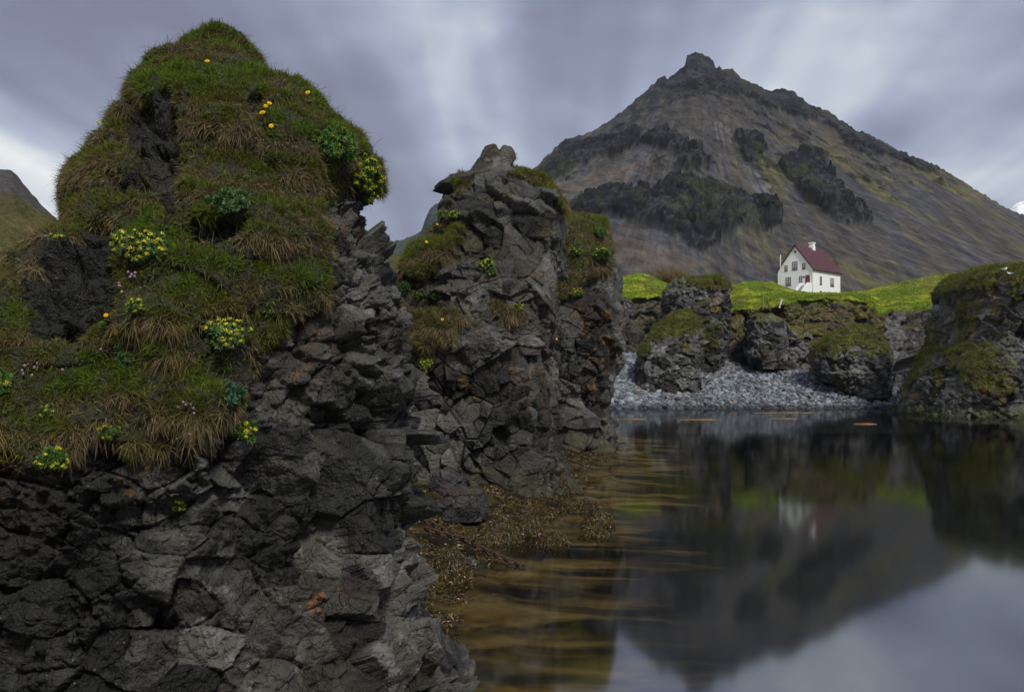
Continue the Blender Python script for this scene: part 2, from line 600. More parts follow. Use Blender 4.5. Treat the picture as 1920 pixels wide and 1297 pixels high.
def blade_arrays(R, D, L, W, droop, col, rng, side=0.25, tip=(1.25, 1.2, 1.05)):
    """curved tapering blades: roots R, growth direction D, length L, width W, droop (share of length the tip falls)"""
    n = len(R)
    L = L[:, None]
    rnd = rng.normal(size=(n, 3))
    wv = unit(np.cross(D, rnd))
    sv = unit(np.cross(D, wv)) * (rng.normal(size=(n, 1)) * side)
    dn = np.array([0, 0, -1.0])
    T = (0.0, 0.36, 0.7, 1.0)
    WW = (1.0, 0.85, 0.55, 0.0)
    pts, cols = [], []
    for t, wd in zip(T, WW):
        c = R + D * L * t + (dn * droop[:, None] + sv) * L * t * t
        k = np.array([1, 1, 1]) * (1 - t) + np.array(tip) * t
        if wd:
            pts += [c - wv * (W[:, None] * wd / 2), c + wv * (W[:, None] * wd / 2)]
            cols += [col * k, col * k]
        else:
            pts.append(c)
            cols.append(col * k)
    V = np.stack(pts, 1).reshape(-1, 3)
    C = np.stack(cols, 1).reshape(-1, 3)
    tri = np.array([[0, 1, 3], [0, 3, 2], [2, 3, 5], [2, 5, 4], [4, 5, 6]])
    Fc = (np.arange(n)[:, None, None] * 7 + tri[None]).reshape(-1, 3)
    return V, Fc, C


def blades_object(name, parts, mat, label, kind='stuff', parent=None, cat=None):
    V, Fc, C, b = [], [], [], 0
    for v, f, c in parts:
        V.append(v)
        Fc.append(f + b)
        C.append(c)
        b += len(v)
    me = np_mesh(name, np.concatenate(V), np.concatenate(Fc), {'col': np.concatenate(C)})
    o = link(name, me, mat, parent)
    if parent is None:
        tag(o, label, cat, None, kind)
    return o


GREEN = np.array([0.075, 0.138, 0.011])
GREEN2 = np.array([0.135, 0.205, 0.018])
OLIVE = np.array([0.125, 0.118, 0.032])
STRAW = np.array([0.275, 0.215, 0.125])
BROWN = np.array([0.09, 0.064, 0.037])


def blade_colour(dry, n, rng):
    """dry 0 green .. 1 straw"""
    g = GREEN + (GREEN2 - GREEN) * rng.random((n, 1))
    s = STRAW + (BROWN - STRAW) * (rng.random((n, 1)) ** 1.3)
    o = OLIVE[None]
    d = np.clip(dry + rng.normal(0, 0.13, n), 0, 1)[:, None]
    c = np.where(d < 0.5, g + (o - g) * (d * 2), o + (s - o) * (d * 2 - 1))
    return c * (0.65 + 0.6 * rng.random((n, 1)))

# ------------------------------------------------------------------ front rock
M_FRONT = rock_mat("basalt_near", 0.035, (0.0065, 0.0065, 0.0052), (0.112, 0.110, 0.094), gw=1.15, white=0.75, orange=(0.36, 0.13, 0.018), soil=(0.017, 0.014, 0.008), moss=(0.034, 0.036, 0.011), bump=0.9, hi=(0.20, 0.195, 0.185), brown=(0.036, 0.029, 0.018))


def front_rock():
    rows = [(58, 398, 430, 10.1, .10), (72, 384, 446, 10.1, .2), (86, 366, 458, 10.1, .28), (102, 346, 466, 10.1, .36), (122, 328, 474, 10.1, .45), (150, 300, 492, 10.0, .75), (182, 272, 560, 10.0, .95),
            (215, 270, 604, 9.95, 1.15), (262, 260, 632, 9.9, 1.35), (310, 230, 682, 9.85, 1.5), (350, 192, 690, 9.8, 1.6), (380, 174, 668, 9.75, 1.7),
            (420, 180, 672, 9.7, 1.85), (470, 160, 712, 9.6, 1.95), (540, 0, 750, 9.5, 2.1), (610, -185, 761, 9.4, 2.25), (700, -400, 776, 9.3, 2.35),
            (780, -480, 782, 9.25, 2.4), (900, -560, 776, 9.2, 2.45), (1000, -600, 790, 9.15, 2.5), (1090, -620, 814, 9.1, 2.55),
            (1200, -640, 850, 9.0, 2.6), (1297, -660, 884, 8.9, 2.75), (1370, -680, 910, 8.9, 2.9)]
    P = rock_base(rows, 1250, 860, 2.05)
    N = grid_normals(P, True)
    # big swells and hollows
    big = fbm(P / 1.9 + 3.1, 3)
    P = P + N * (big * 0.30 * sstep(P[..., 2], 7.2, 4.5))[..., None]
    x, y = proj(P)
    turf = region(P, [[(-900, 700), (-900, 840), (0, 848), (60, 880), (130, 870), (190, 820), (250, 850), (330, 850), (372, 840), (420, 790), (468, 735), (500, 660),
                       (600, 560), (612, 470), (585, 420), (600, 372), (660, 352), (735, 372), (760, 300), (650, 100), (420, -80), (200, 60), (60, 300), (-900, 500)]], 0.35, 26)
    bare = region(P, [[(255, 190), (330, 184), (352, 260), (345, 330), (352, 400), (330, 440), (285, 350), (255, 300), (240, 270)],
                      [(215, 335), (290, 330), (300, 372), (225, 380)],
                      [(85, 490), (140, 450), (200, 420), (245, 440), (225, 540), (215, 600), (150, 650), (70, 640), (40, 560)],
                      [(455, 200), (490, 190), (480, 250), (455, 250)], [(350, 420), (470, 420), (455, 460), (360, 470)]], 0.3, 24, 7.7)
    turf = turf * (1 - bare)
    T = turf
    # smooth the mask a little so that turf rolls over the rock edge
    Ts = T.copy()
    for _ in range(6):
        Ts = 0.2 * (Ts + np.roll(Ts, 1, 1) + np.roll(Ts, -1, 1) + np.concatenate([Ts[:1], Ts[:-1]]) + np.concatenate([Ts[1:], Ts[-1:]]))
    slab = np.clip(sstep(x + 40 * fbm(P / 0.6, 2), 380, 520) * sstep(y, 600, 760), 0, 1)     # broad-faced blocks to the right, rubble to the left
    d1, v1 = blocks(P, [(0.72, .10, .30, .04, .09, (1, 1, .8), 1), (0.26, .055, .12, .05, .05, (1, 1, .85), 2), (0.13, .010, .03, .05, .012, (1, 1, 1), 3)])
    d2, v2 = blocks(P, [(0.38, .09, .21, .06, .08, (1.2, 1, .8), 4), (0.16, .042, .10, .07, .04, (1.2, 1, .85), 5), (0.09, .014, .036, .06, .012, (1, 1, 1), 6)])
    d = d1 * slab + d2 * (1 - slab)
    val = (v1 * slab + v2 * (1 - slab)) * (1 - 0.75 * bare) * (0.42 + 0.58 * sstep(x + 60 * fbm(P / 0.5 + 33, 3), 60, 480))  # bare soil dark; tone falling to the left is painted shade and vignette
    rough = fbm(P / 0.07, 4, 0.6) * 0.012 + fbm(P / 0.3 + 9, 4) * 0.035 - 0.02 * sstep(fbm(P / 0.22 + 19, 3, ridged=True), 0.45, 0.8)
    P = P + N * ((d + rough) * (1 - 0.85 * Ts))[..., None]
    sw, hgt, edge, hh = hummocks(P, 0.62, 0.62, 21)
    sw2, hgt2, edge2, _ = hummocks(P, 0.27, 0.6, 22)
    Dv = unit(N * np.array([1, 1, 0.45]))
    topq = (1 - 0.6 * sstep(P[..., 2], 5.8, 7.0)) * (0.45 + 0.55 * sstep(x, 120, 320))
    P = P + Dv * (Ts * topq * (0.16 * sw * (0.45 + 0.85 * hr(hh, 3)) + 0.05 * sw2 + 0.05 * fbm(P / 0.2 + 8, 3)))[..., None]
    P[..., 2] += Ts * 0.04 * sw * topq
    # splash-smoothed foot
    N2 = grid_normals(P, True)
    lich = region(P, [[(570, 1105), (640, 1105), (640, 1150), (580, 1150)], [(740, 1050), (785, 1050), (785, 1085), (745, 1085)],
                      [(285, 1075), (335, 1065), (335, 1125), (295, 1130)], [(190, 840), (275, 850), (290, 920), (240, 925)], [(-40, 850), (60, 860), (30, 940), (-40, 930)],
                      [(470, 580), (620, 580), (640, 660), (520, 740)], [(560, 390), (700, 390), (680, 460)]], 0.3, 22, 2.2)
    brownish = 0.35 * sstep(y, 980, 640)
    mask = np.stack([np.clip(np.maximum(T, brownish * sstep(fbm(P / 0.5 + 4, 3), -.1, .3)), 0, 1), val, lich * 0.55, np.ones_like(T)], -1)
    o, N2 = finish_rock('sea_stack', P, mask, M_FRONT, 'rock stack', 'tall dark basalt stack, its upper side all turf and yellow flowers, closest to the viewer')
    # ---- grass
    rng = np.random.default_rng(5)
    x, y = proj(P)
    gap = sstep(edge, 0.0, 0.12) * sstep(hgt, -0.50, -0.30)
    dens = T * (0.12 + 0.88 * gap) * (N2[..., 1] < 0.75) * (0.15 + 0.85 * (fbm(P / 0.22 + 60, 3) > -0.06))
    # where the photograph has green swathes and where straw
    green = region(P, [[(200, 640), (300, 560), (330, 470), (620, 460), (610, 540), (430, 610), (330, 640), (230, 720), (60, 860), (0, 860), (0, 720)],
                       [(240, 130), (400, -20), (500, 90), (500, 180), (440, 200), (300, 200)], [(480, 200), (580, 130), (700, 260), (690, 300), (560, 260)],
                       [(350, 330), (480, 330), (480, 380), (360, 400)], [(250, 420), (340, 420), (330, 480), (260, 480)],
                       [(-100, 640), (0, 640), (90, 640), (60, 700), (-100, 760)]], 0.3, 45, 12.0)
    dryf = 0.47 - 0.38 * green + 0.55 * sstep(-hgt, -0.02, 0.30) - 0.22 * sstep(hgt, 0.1, 0.35) + 0.75 * fbm(P / 0.55 + 91, 4)
    dryf += 0.22 * sstep(y, 760, 850)
    parts = []
    R, Nn, (dr, hg) = scatter(P, N2, dens, 340000, True, rng, [np.clip(dryf, 0, 1), hgt])
    n = len(R)
    dr = np.clip(dr, 0, 1)
    clump = unit(np.stack([perlin(R / 0.13 + 3), perlin(R / 0.13 + 43), perlin(R / 0.13 + 83)], -1))
    hang = sstep(dr, 0.45, 0.85)[:, None]
    D = unit(Nn * 0.75 + clump * 0.5 + rng.normal(0, 0.5, (n, 3)) + np.array([0, 0, 1.0]) * (0.75 - 0.65 * hang) + np.array([0, 0, -0.12]) * hang)
    L = (0.035 + 0.06 * rng.random(n) + 0.06 * (rng.random(n) ** 6) + 0.035 * hang[:, 0]) * (0.8 + 1.1 * fbm(R / 0.3, 3))
    droop = 0.1 + 0.5 * rng.random(n) + 0.25 * hang[:, 0]
    parts.append(blade_arrays(R, D, L, 0.0042 + 0.003 * rng.random(n), droop, blade_colour(dr, n, rng), rng))
    # low broad-leaved herbs and moss cushions between the grass
    R, Nn, _ = scatter(P, N2, T * (fbm(P / 0.26 + 160, 3) > 0.02) * (N2[..., 1] < 0.75), 42000, True, rng)
    n = len(R)
    D = unit(Nn * 0.8 + rng.normal(0, 0.6, (n, 3)) + np.array([0, 0, 0.3]))
    hue = sstep(fbm(R / 0.5 + 7, 3), -0.3, 0.35)[:, None]
    cc = (np.array([0.05, 0.085, 0.014]) * (1 - hue) + np.array([0.13, 0.15, 0.02]) * hue) * (0.6 + 0.7 * rng.random((n, 1)))
    parts.append(blade_arrays(R, D, 0.018 + 0.035 * rng.random(n), 0.010 + 0.010 * rng.random(n), 0.3 + 0.4 * rng.random(n), cc, rng, 0.4))
    # longer stems standing against the sky and loose straws
    R, Nn, (dr,) = scatter(P, N2, dens * (N2[..., 2] > -0.1), 15000, True, rng, [np.clip(dryf, 0, 1)])
    n = len(R)
    D = unit(Nn * 0.6 + rng.normal(0, 0.35, (n, 3)) + np.array([0.0, 0, 0.8]))
    parts.append(blade_arrays(R, D, 0.09 + 0.17 * rng.random(n), 0.003 + 0.002 * rng.random(n), 0.25 + 0.5 * rng.random(n), blade_colour(np.clip(dr * .7 + .15, 0, 1), n, rng), rng))
    blades_object('grass', parts, M_BLADE, 'green and straw-coloured tussock grass over the upper side of the closest rock stack', cat='grass')


front_rock()


# ------------------------------------------------------------------ the other rocks
def turf_blades(name, P, N, dens, n, L0, W0, dryf, label, seed, sky=0):
    rng = np.random.default_rng(seed)
    R, Nn, (dr,) = scatter(P, N, dens, n, True, rng, [np.clip(dryf, 0, 1)])
    hang = sstep(dr, 0.5, 0.9)[:, None]
    clump = unit(np.stack([perlin(R / (L0 * 1.2) + 3), perlin(R / (L0 * 1.2) + 43), perlin(R / (L0 * 1.2) + 83)], -1))
    D = unit(Nn * 0.7 + clump * 0.5 + rng.normal(0, 0.3, (n, 3)) + np.array([0, 0, 1.0]) * (0.8 - 0.8 * hang))
    L = L0 * (0.5 + 0.8 * rng.random(n) + 0.5 * rng.random(n) ** 6)
    p = [blade_arrays(R, D, L, W0 * (0.7 + 0.6 * rng.random(n)), 0.15 + 0.3 * rng.random(n) + 0.6 * hang[:, 0], blade_colour(dr, n, rng), rng)]
    return blades_object(name, p, M_BLADE, label, cat='grass')


M_MID = rock_mat("basalt_middle", 0.07, (0.0085, 0.0085, 0.007), (0.104, 0.103, 0.089), gw=1.15, white=0.7, orange=(0.24, 0.125, 0.02), bump=0.9, hi=(0.21, 0.205, 0.195), brown=(0.05, 0.036, 0.022), moss=(0.075, 0.07, 0.02))
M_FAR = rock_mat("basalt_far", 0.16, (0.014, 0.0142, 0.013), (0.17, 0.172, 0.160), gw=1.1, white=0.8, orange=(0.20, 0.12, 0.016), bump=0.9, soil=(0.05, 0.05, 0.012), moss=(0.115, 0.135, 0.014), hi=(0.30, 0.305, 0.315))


def second_stack():
    rows = [(275, 918, 950, 23.8, .3), (279, 908, 962, 23.8, .45), (290, 900, 968, 23.8, .55), (316, 886, 964, 23.8, .7), (328, 874, 968, 23.8, .9), (338, 860, 1000, 23.8, 1.2), (350, 850, 1030, 23.8, 1.6),
            (385, 846, 1050, 23.8, 2.0), (438, 826, 1056, 23.8, 2.4), (472, 806, 1058, 23.8, 2.5), (492, 770, 1060, 23.8, 2.6), (535, 738, 1062, 23.8, 2.7), (600, 720, 1058, 23.8, 2.8),
            (650, 710, 1046, 23.8, 2.9), (700, 705, 1043, 23.8, 2.9), (800, 700, 1046, 23.8, 2.9), (870, 690, 1054, 23.8, 3.0), (905, 680, 1072, 23.8, 3.1), (940, 670, 1088, 23.8, 3.2)]
    P = rock_base(rows, 760, 640, 2.5)
    N = grid_normals(P, True)
    P = P + N * (fbm(P / 3.0 + 8.1, 3) * 0.45 * sstep(P[..., 2], 9.0, 7.8))[..., None]
    x, y = proj(P)
    T = region(P, [[(700, 430), (805, 425), (835, 440), (830, 480), (800, 510), (740, 520), (700, 510)], [(735, 560), (790, 585), (860, 590), (862, 640), (770, 650), (735, 620)],
                   [(962, 300), (1000, 325), (1045, 345), (1048, 372), (990, 352), (962, 345)], [(850, 345), (872, 330), (870, 360)], [(1035, 378), (1064, 376), (1064, 396), (1042, 394)],
                   [(800, 440), (850, 420), (840, 470)], [(905, 560), (960, 580), (985, 600), (930, 600)]], 0.6, 34, 5.0)
    Ts = T.copy()
    for _ in range(4):
        Ts = 0.2 * (Ts + np.roll(Ts, 1, 1) + np.roll(Ts, -1, 1) + np.concatenate([Ts[:1], Ts[:-1]]) + np.concatenate([Ts[1:], Ts[-1:]]))
    low = sstep(y + 20 * fbm(P / 1.0, 2), 585, 640)
    d1, v1 = blocks(P, [(1.7, .16, .42, .025, .14, (1, 1, .9), 31), (0.62, .07, .17, .035, .07, (1, 1, .8), 32), (0.33, .025, .07, .05, .03, (1, 1, 1), 33)])
    d2, v2 = blocks(P, [(1.2, .12, .22, .03, .14, (1, 1, 1), 34), (0.42, .13, .26, .06, .13, (1.0, 1, 1.2), 35), (0.24, .012, .03, .05, .02, (1, 1, 1), 36)])
    d = d1 * (1 - low) + d2 * low
    d = d * (1 - 0.88 * sstep(y, 352, 322))
    P = P + N * ((d + fbm(P / 0.16, 4, .6) * 0.028 + fbm(P / 0.8, 3) * 0.07) * (1 - 0.8 * Ts))[..., None]
    P[..., 2] -= 0.16 * np.exp(-((x - 936) / 5.0) ** 2) * sstep(y, 300, 276)
    sw, hgt, edge, hh = hummocks(P, 1.1, 0.5, 41)
    P = P + N * (Ts * 0.12 * sw)[..., None]
    lich = region(P, [[(960, 680), (1060, 700), (1060, 770), (980, 760)], [(840, 700), (900, 690), (900, 760)], [(850, 420), (1060, 430), (1050, 560), (900, 560)]], 0.6, 25, 3.0)
    lich = lich * np.where(y < 600, 0.12, 0.5)
    soilm = np.maximum(T, 0.45 * sstep(fbm(P / 1.2 + 14, 3), 0.05, 0.3) * sstep(y, 820, 600))
    tide = sstep(y + 18 * fbm(P / 0.5, 2), 850, 900)
    mask = np.stack([np.clip(np.maximum(soilm, tide * 0.55), 0, 1), (v1 * (1 - low) + v2 * low), lich, np.ones_like(T)], -1)
    o, N2 = finish_rock('sea_stack', P, mask, M_MID, 'rock stack', 'jagged grey basalt stack with a notched two-lobed top and blocky column ends below')
    dens = T * (0.25 + 0.75 * sstep(edge, 0.02, 0.12)) * (N2[..., 1] < 0.8)
    dryf = 0.36 + 0.5 * sstep(-hgt, 0, 0.3) + 0.5 * fbm(P / 1.2 + 55, 3) + 0.2 * (y > 540)
    turf_blades('grass', P, N2, dens, 46000, 0.15, 0.011, dryf, 'green and dry grass on the shoulders of the jagged grey stack', 3)


def third_stack():
    Y = 36.5
    rows = [(414, 1058, 1112, Y, 2.0), (424, 1040, 1134, Y, 2.6), (445, 1020, 1138, Y, 3.2), (500, 1010, 1150, Y, 3.6), (560, 1000, 1158, Y, 3.8), (620, 1000, 1164, Y, 3.9),
            (665, 1000, 1160, Y, 3.9), (700, 1000, 1146, Y, 3.8), (760, 1000, 1142, Y, 3.8), (800, 1000, 1142, Y, 3.8), (830, 995, 1148, Y, 4.0), (852, 990, 1156, Y, 4.2)]
    P = rock_base(rows, 420, 420, 2.7)
    N = grid_normals(P, True)
    P = P + N * (fbm(P / 4.0 + 2.1, 3) * 0.45)[..., None]
    x, y = proj(P)
    T = region(P, [[(1000, 380), (1170, 380), (1150, 470), (1130, 510), (1085, 540), (1058, 560), (1000, 560)]], 0.8, 26, 15.0)
    Ts = T.copy()
    for _ in range(3):
        Ts = 0.2 * (Ts + np.roll(Ts, 1, 1) + np.roll(Ts, -1, 1) + np.concatenate([Ts[:1], Ts[:-1]]) + np.concatenate([Ts[1:], Ts[-1:]]))
    d, v = blocks(P, [(1.5, .12, .25, .03, .12, (1, 1, .8), 51), (0.6, .10, .16, .07, .10, (1.1, 1, .9), 52), (0.26, .03, .05, .06, .03, (1, 1, 1), 53)])
    P = P + N * ((d + fbm(P / 0.25, 3) * 0.03) * (1 - 0.8 * Ts))[..., None]
    sw, hgt, edge, hh = hummocks(P, 1.3, 0.45, 42)
    P = P + N * (Ts * 0.16 * sw)[..., None]
    lich = region(P, [[(1085, 580), (1170, 580), (1170, 700), (1080, 700)], [(1040, 700), (1130, 690), (1120, 740), (1050, 740)]], 0.9, 18, 3.0)
    mask = np.stack([np.maximum(T, 0.6 * sstep(y, 790, 830)), v, lich * .7, np.ones_like(T)], -1)
    o, N2 = finish_rock('sea_stack', P, mask, M_MID, 'rock stack', 'narrow rubbly stack with bright green turf cap and orange lichen, behind the notched stack')
    dens = T * (0.3 + 0.7 * sstep(edge, 0.02, 0.12)) * (N2[..., 1] < 0.8)
    dryf = 0.12 + 0.65 * sstep(-hgt, 0.0, 0.3) + 0.4 * fbm(P / 1.3 + 55, 3) + 0.25 * sstep(y, 440, 500)
    turf_blades('grass', P, N2, dens, 34000, 0.18, 0.015, dryf, 'bright green turf capping the narrow rubbly stack', 4)


def far_rock(rows, nt, nz, expo, seed, scale, turf_polys, lich_polys, label, cat='rock', name='sea_stack', tj=10, lv=1.0, dry0=0.15, nb=0, blabel='', L0=0.35, tide=None, rub=0.6, group=None, mat=None):
    P = rock_base(rows, nt, nz, expo)
    N = grid_normals(P, True)
    P = P + N * (fbm(P / (5 * scale) + seed, 3) * 0.55 * scale)[..., None]
    x, y = proj(P)
    T = region(P, turf_polys, 0.9, tj * 2.2, 15.0 + seed) if turf_polys else np.zeros_like(x)
    up0 = N[..., 2]
    if turf_polys:
        T = T * sstep(up0 * 0.9 + 1.35 * fbm(P / 0.8 + 90, 5, .6), -0.12, 0.3)
        T = np.maximum(T, sstep(up0 * 0.7 + fbm(P / 1.4 + 190, 4) - 0.25, 0.16, 0.36) * 0.6)
    d, v = blocks(P, [(2.0 * scale, .2 * scale * lv, .38 * scale * lv, .03, .15 * scale, (1, 1, .8), 60 + seed), (0.75 * scale * rub / .6, .15 * scale * lv, .26 * scale * lv, .06, .13 * scale, (1.1, 1, .9), 61 + seed),
                      (0.42 * scale, .06 * scale, .09 * scale, .06, .06 * scale, (1, 1, 1), 62 + seed)])
    P = P + N * ((d + fbm(P / (0.55 * scale), 4, .6) * 0.07 * scale) * (1 - 0.75 * T))[..., None]
    sw, hgt, edge, hh = hummocks(P, 1.7 * scale, 0.45, 42 + seed)
    P = P + N * (T * 0.22 * scale * sw)[..., None]
    lich = region(P, lich_polys, 1.2, 14, 3.0) if lich_polys else np.zeros_like(x)
    soil = T.copy()
    if tide:
        soil = np.maximum(soil, 0.5 * sstep(y, tide - 12, tide))
    soil = np.maximum(soil, 0.7 * sstep(fbm(P / (2.0 * scale) + 77 + seed, 3), 0.08, 0.25) * (lich > 0.5) * 0.6)
    mask = np.stack([soil, v, lich, np.ones_like(T)], -1)
    o, N2 = finish_rock(name, P, mask, mat or M_FAR, cat, label, group)
    if nb:
        dens = T * T * (0.3 + 0.7 * sstep(edge, 0.02, 0.12)) * (N2[..., 1] < 0.8) * sstep(N2[..., 2], -0.35, 0.3)
        dryf = dry0 + 0.6 * sstep(-hgt, 0.0, 0.3) + 0.45 * fbm(P / 2.0 + 55, 3)
        turf_blades('grass', P, N2, dens, nb, L0, L0 * 0.09, dryf, blabel, 40 + seed)
    return o


second_stack()
third_stack()
M_SHORE = rock_mat('basalt_shore', 0.05, (0.012, 0.011, 0.010), (0.06, 0.057, 0.052), white=0.3, bump=0.8, hi=(0.12, 0.12, 0.118))
Y = 67.0
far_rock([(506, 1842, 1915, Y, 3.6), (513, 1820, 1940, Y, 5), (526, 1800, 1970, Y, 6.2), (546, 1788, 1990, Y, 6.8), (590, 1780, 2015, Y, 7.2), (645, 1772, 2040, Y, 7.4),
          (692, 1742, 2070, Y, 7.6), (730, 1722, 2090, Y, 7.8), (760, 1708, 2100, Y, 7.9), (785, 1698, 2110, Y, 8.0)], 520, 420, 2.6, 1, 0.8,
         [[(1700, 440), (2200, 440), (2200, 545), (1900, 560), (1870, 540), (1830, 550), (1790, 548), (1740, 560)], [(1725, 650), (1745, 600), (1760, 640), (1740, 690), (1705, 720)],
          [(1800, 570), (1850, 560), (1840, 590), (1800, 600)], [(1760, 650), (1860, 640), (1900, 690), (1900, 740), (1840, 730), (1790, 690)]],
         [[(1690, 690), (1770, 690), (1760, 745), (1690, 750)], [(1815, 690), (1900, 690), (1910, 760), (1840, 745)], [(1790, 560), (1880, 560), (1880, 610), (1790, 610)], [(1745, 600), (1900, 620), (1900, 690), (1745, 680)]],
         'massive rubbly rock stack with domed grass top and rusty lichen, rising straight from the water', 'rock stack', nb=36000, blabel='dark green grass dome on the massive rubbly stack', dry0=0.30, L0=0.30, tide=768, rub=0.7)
Y = 81.0
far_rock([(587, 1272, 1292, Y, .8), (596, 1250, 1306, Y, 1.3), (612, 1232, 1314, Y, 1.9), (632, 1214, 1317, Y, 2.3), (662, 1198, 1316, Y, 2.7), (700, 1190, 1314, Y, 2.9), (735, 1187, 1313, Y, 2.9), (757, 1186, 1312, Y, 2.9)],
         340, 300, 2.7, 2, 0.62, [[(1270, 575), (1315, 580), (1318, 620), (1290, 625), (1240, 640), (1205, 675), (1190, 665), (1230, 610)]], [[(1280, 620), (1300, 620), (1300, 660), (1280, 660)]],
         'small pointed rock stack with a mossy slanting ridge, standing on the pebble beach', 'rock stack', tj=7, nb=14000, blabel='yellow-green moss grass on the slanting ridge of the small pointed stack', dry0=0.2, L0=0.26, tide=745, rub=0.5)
Y = 88.0
far_rock([(523, 1290, 1345, Y, 2), (530, 1262, 1356, Y, 2.6), (548, 1246, 1364, Y, 3.1), (600, 1242, 1366, Y, 3.3), (650, 1244, 1362, Y, 3.3), (700, 1240, 1352, Y, 3.4), (720, 1240, 1350, Y, 3.4)], 340, 300, 3.0, 3, 0.85,
         [[(1285, 500), (1380, 500), (1375, 545), (1330, 538), (1290, 540)], [(1300, 600), (1350, 600), (1345, 660), (1310, 650)]], [[(1330, 560), (1350, 560), (1350, 590), (1330, 590)]],
         'square rock block with whitish stained face and green top, behind the small pointed stack', 'rock', 'rock', tj=8, nb=14000, blabel='green turf on top of the square white-stained block', dry0=0.25, L0=0.3)
Y = 80.0
far_rock([(614, 1588, 1622, Y, 1.2), (624, 1562, 1640, Y, 2.0), (648, 1530, 1654, Y, 2.8), (675, 1518, 1660, Y, 3.2), (700, 1526, 1664, Y, 3.3), (722, 1560, 1664, Y, 3.1), (745, 1584, 1660, Y, 2.9)], 340, 300, 2.5, 4, 0.7,
         [[(1500, 590), (1680, 590), (1672, 680), (1640, 660), (1590, 665), (1560, 668), (1515, 662)]], None,
         'rounded boulder with mossy green top and dark undercut base, on the pebble beach', 'boulder', 'boulder', tj=9, nb=16000, blabel='mossy grass over the rounded boulder on the beach', dry0=0.34, L0=0.24, rub=0.5)
Y = 87.5
far_rock([(592, 1415, 1445, Y, 1.2), (606, 1402, 1466, Y, 2.0), (640, 1398, 1474, Y, 2.6), (670, 1400, 1477, Y, 2.7), (692, 1408, 1470, Y, 2.5)], 220, 220, 2.6, 5, 0.7, [[(1400, 585), (1440, 585), (1430, 610)]], None,
         'dark bulging rock knob at the foot of the cliff, above the pebbles', 'rock', 'rock', lv=0.8)
far_rock([(622, 1500, 1514, 89, .8), (632, 1492, 1522, 89, 1.1), (650, 1490, 1524, 89, 1.2), (662, 1494, 1520, 89, 1.1)], 120, 100, 2.5, 6, 0.5, None, None,
         'small dark angular rock lodged on the scree beside the mossy boulder', 'rock', 'rock')
# boulders at the water's edge between the two closest stacks
far_rock([(880, 818, 858, 19.6, .25), (890, 808, 868, 19.6, .36), (910, 803, 872, 19.6, .42), (932, 808, 868, 19.6, .42)], 150, 110, 2.6, 7, 0.2, None, None,
         'dull brown boulder wedged in the cleft behind the closest stack', 'boulder', 'boulder', rub=1.2, mat=M_SHORE)
far_rock([(912, 868, 902, 17.6, .20), (920, 838, 910, 17.6, .34), (945, 822, 914, 17.6, .46), (972, 822, 912, 17.6, .48)], 180, 130, 2.9, 8, 0.2, None, None,
         'dark flat-topped boulder among brown seaweed beside the rusty chains', 'boulder', 'boulder', rub=1.2, mat=M_SHORE)
far_rock([(1046, 870, 890, 13.9, .07), (1050, 866, 893, 13.9, .09), (1056, 864, 895, 13.9, .09)], 80, 50, 2.2, 9, 0.04, None, None,
         'small smooth blue-grey stone at the edge of the seaweed', 'stone', 'stone', lv=0.3)

# ------------------------------------------------------------------ the land behind: beach, cliff, meadow
M_LAND = attr_mat("ground_cover", 0.35, bump=0.8, var=0.45)


def interp_px(x, pts):
    a = np.array(pts, float)
    return np.interp(x, a[:, 0], a[:, 1])


def smoothed(v, k):
    ker = np.hanning(k + 2)[1:-1]
    ker /= ker.sum()
    return np.convolve(np.pad(v, k // 2, mode='edge'), ker, mode='valid')[:len(v)]


LAND = {}


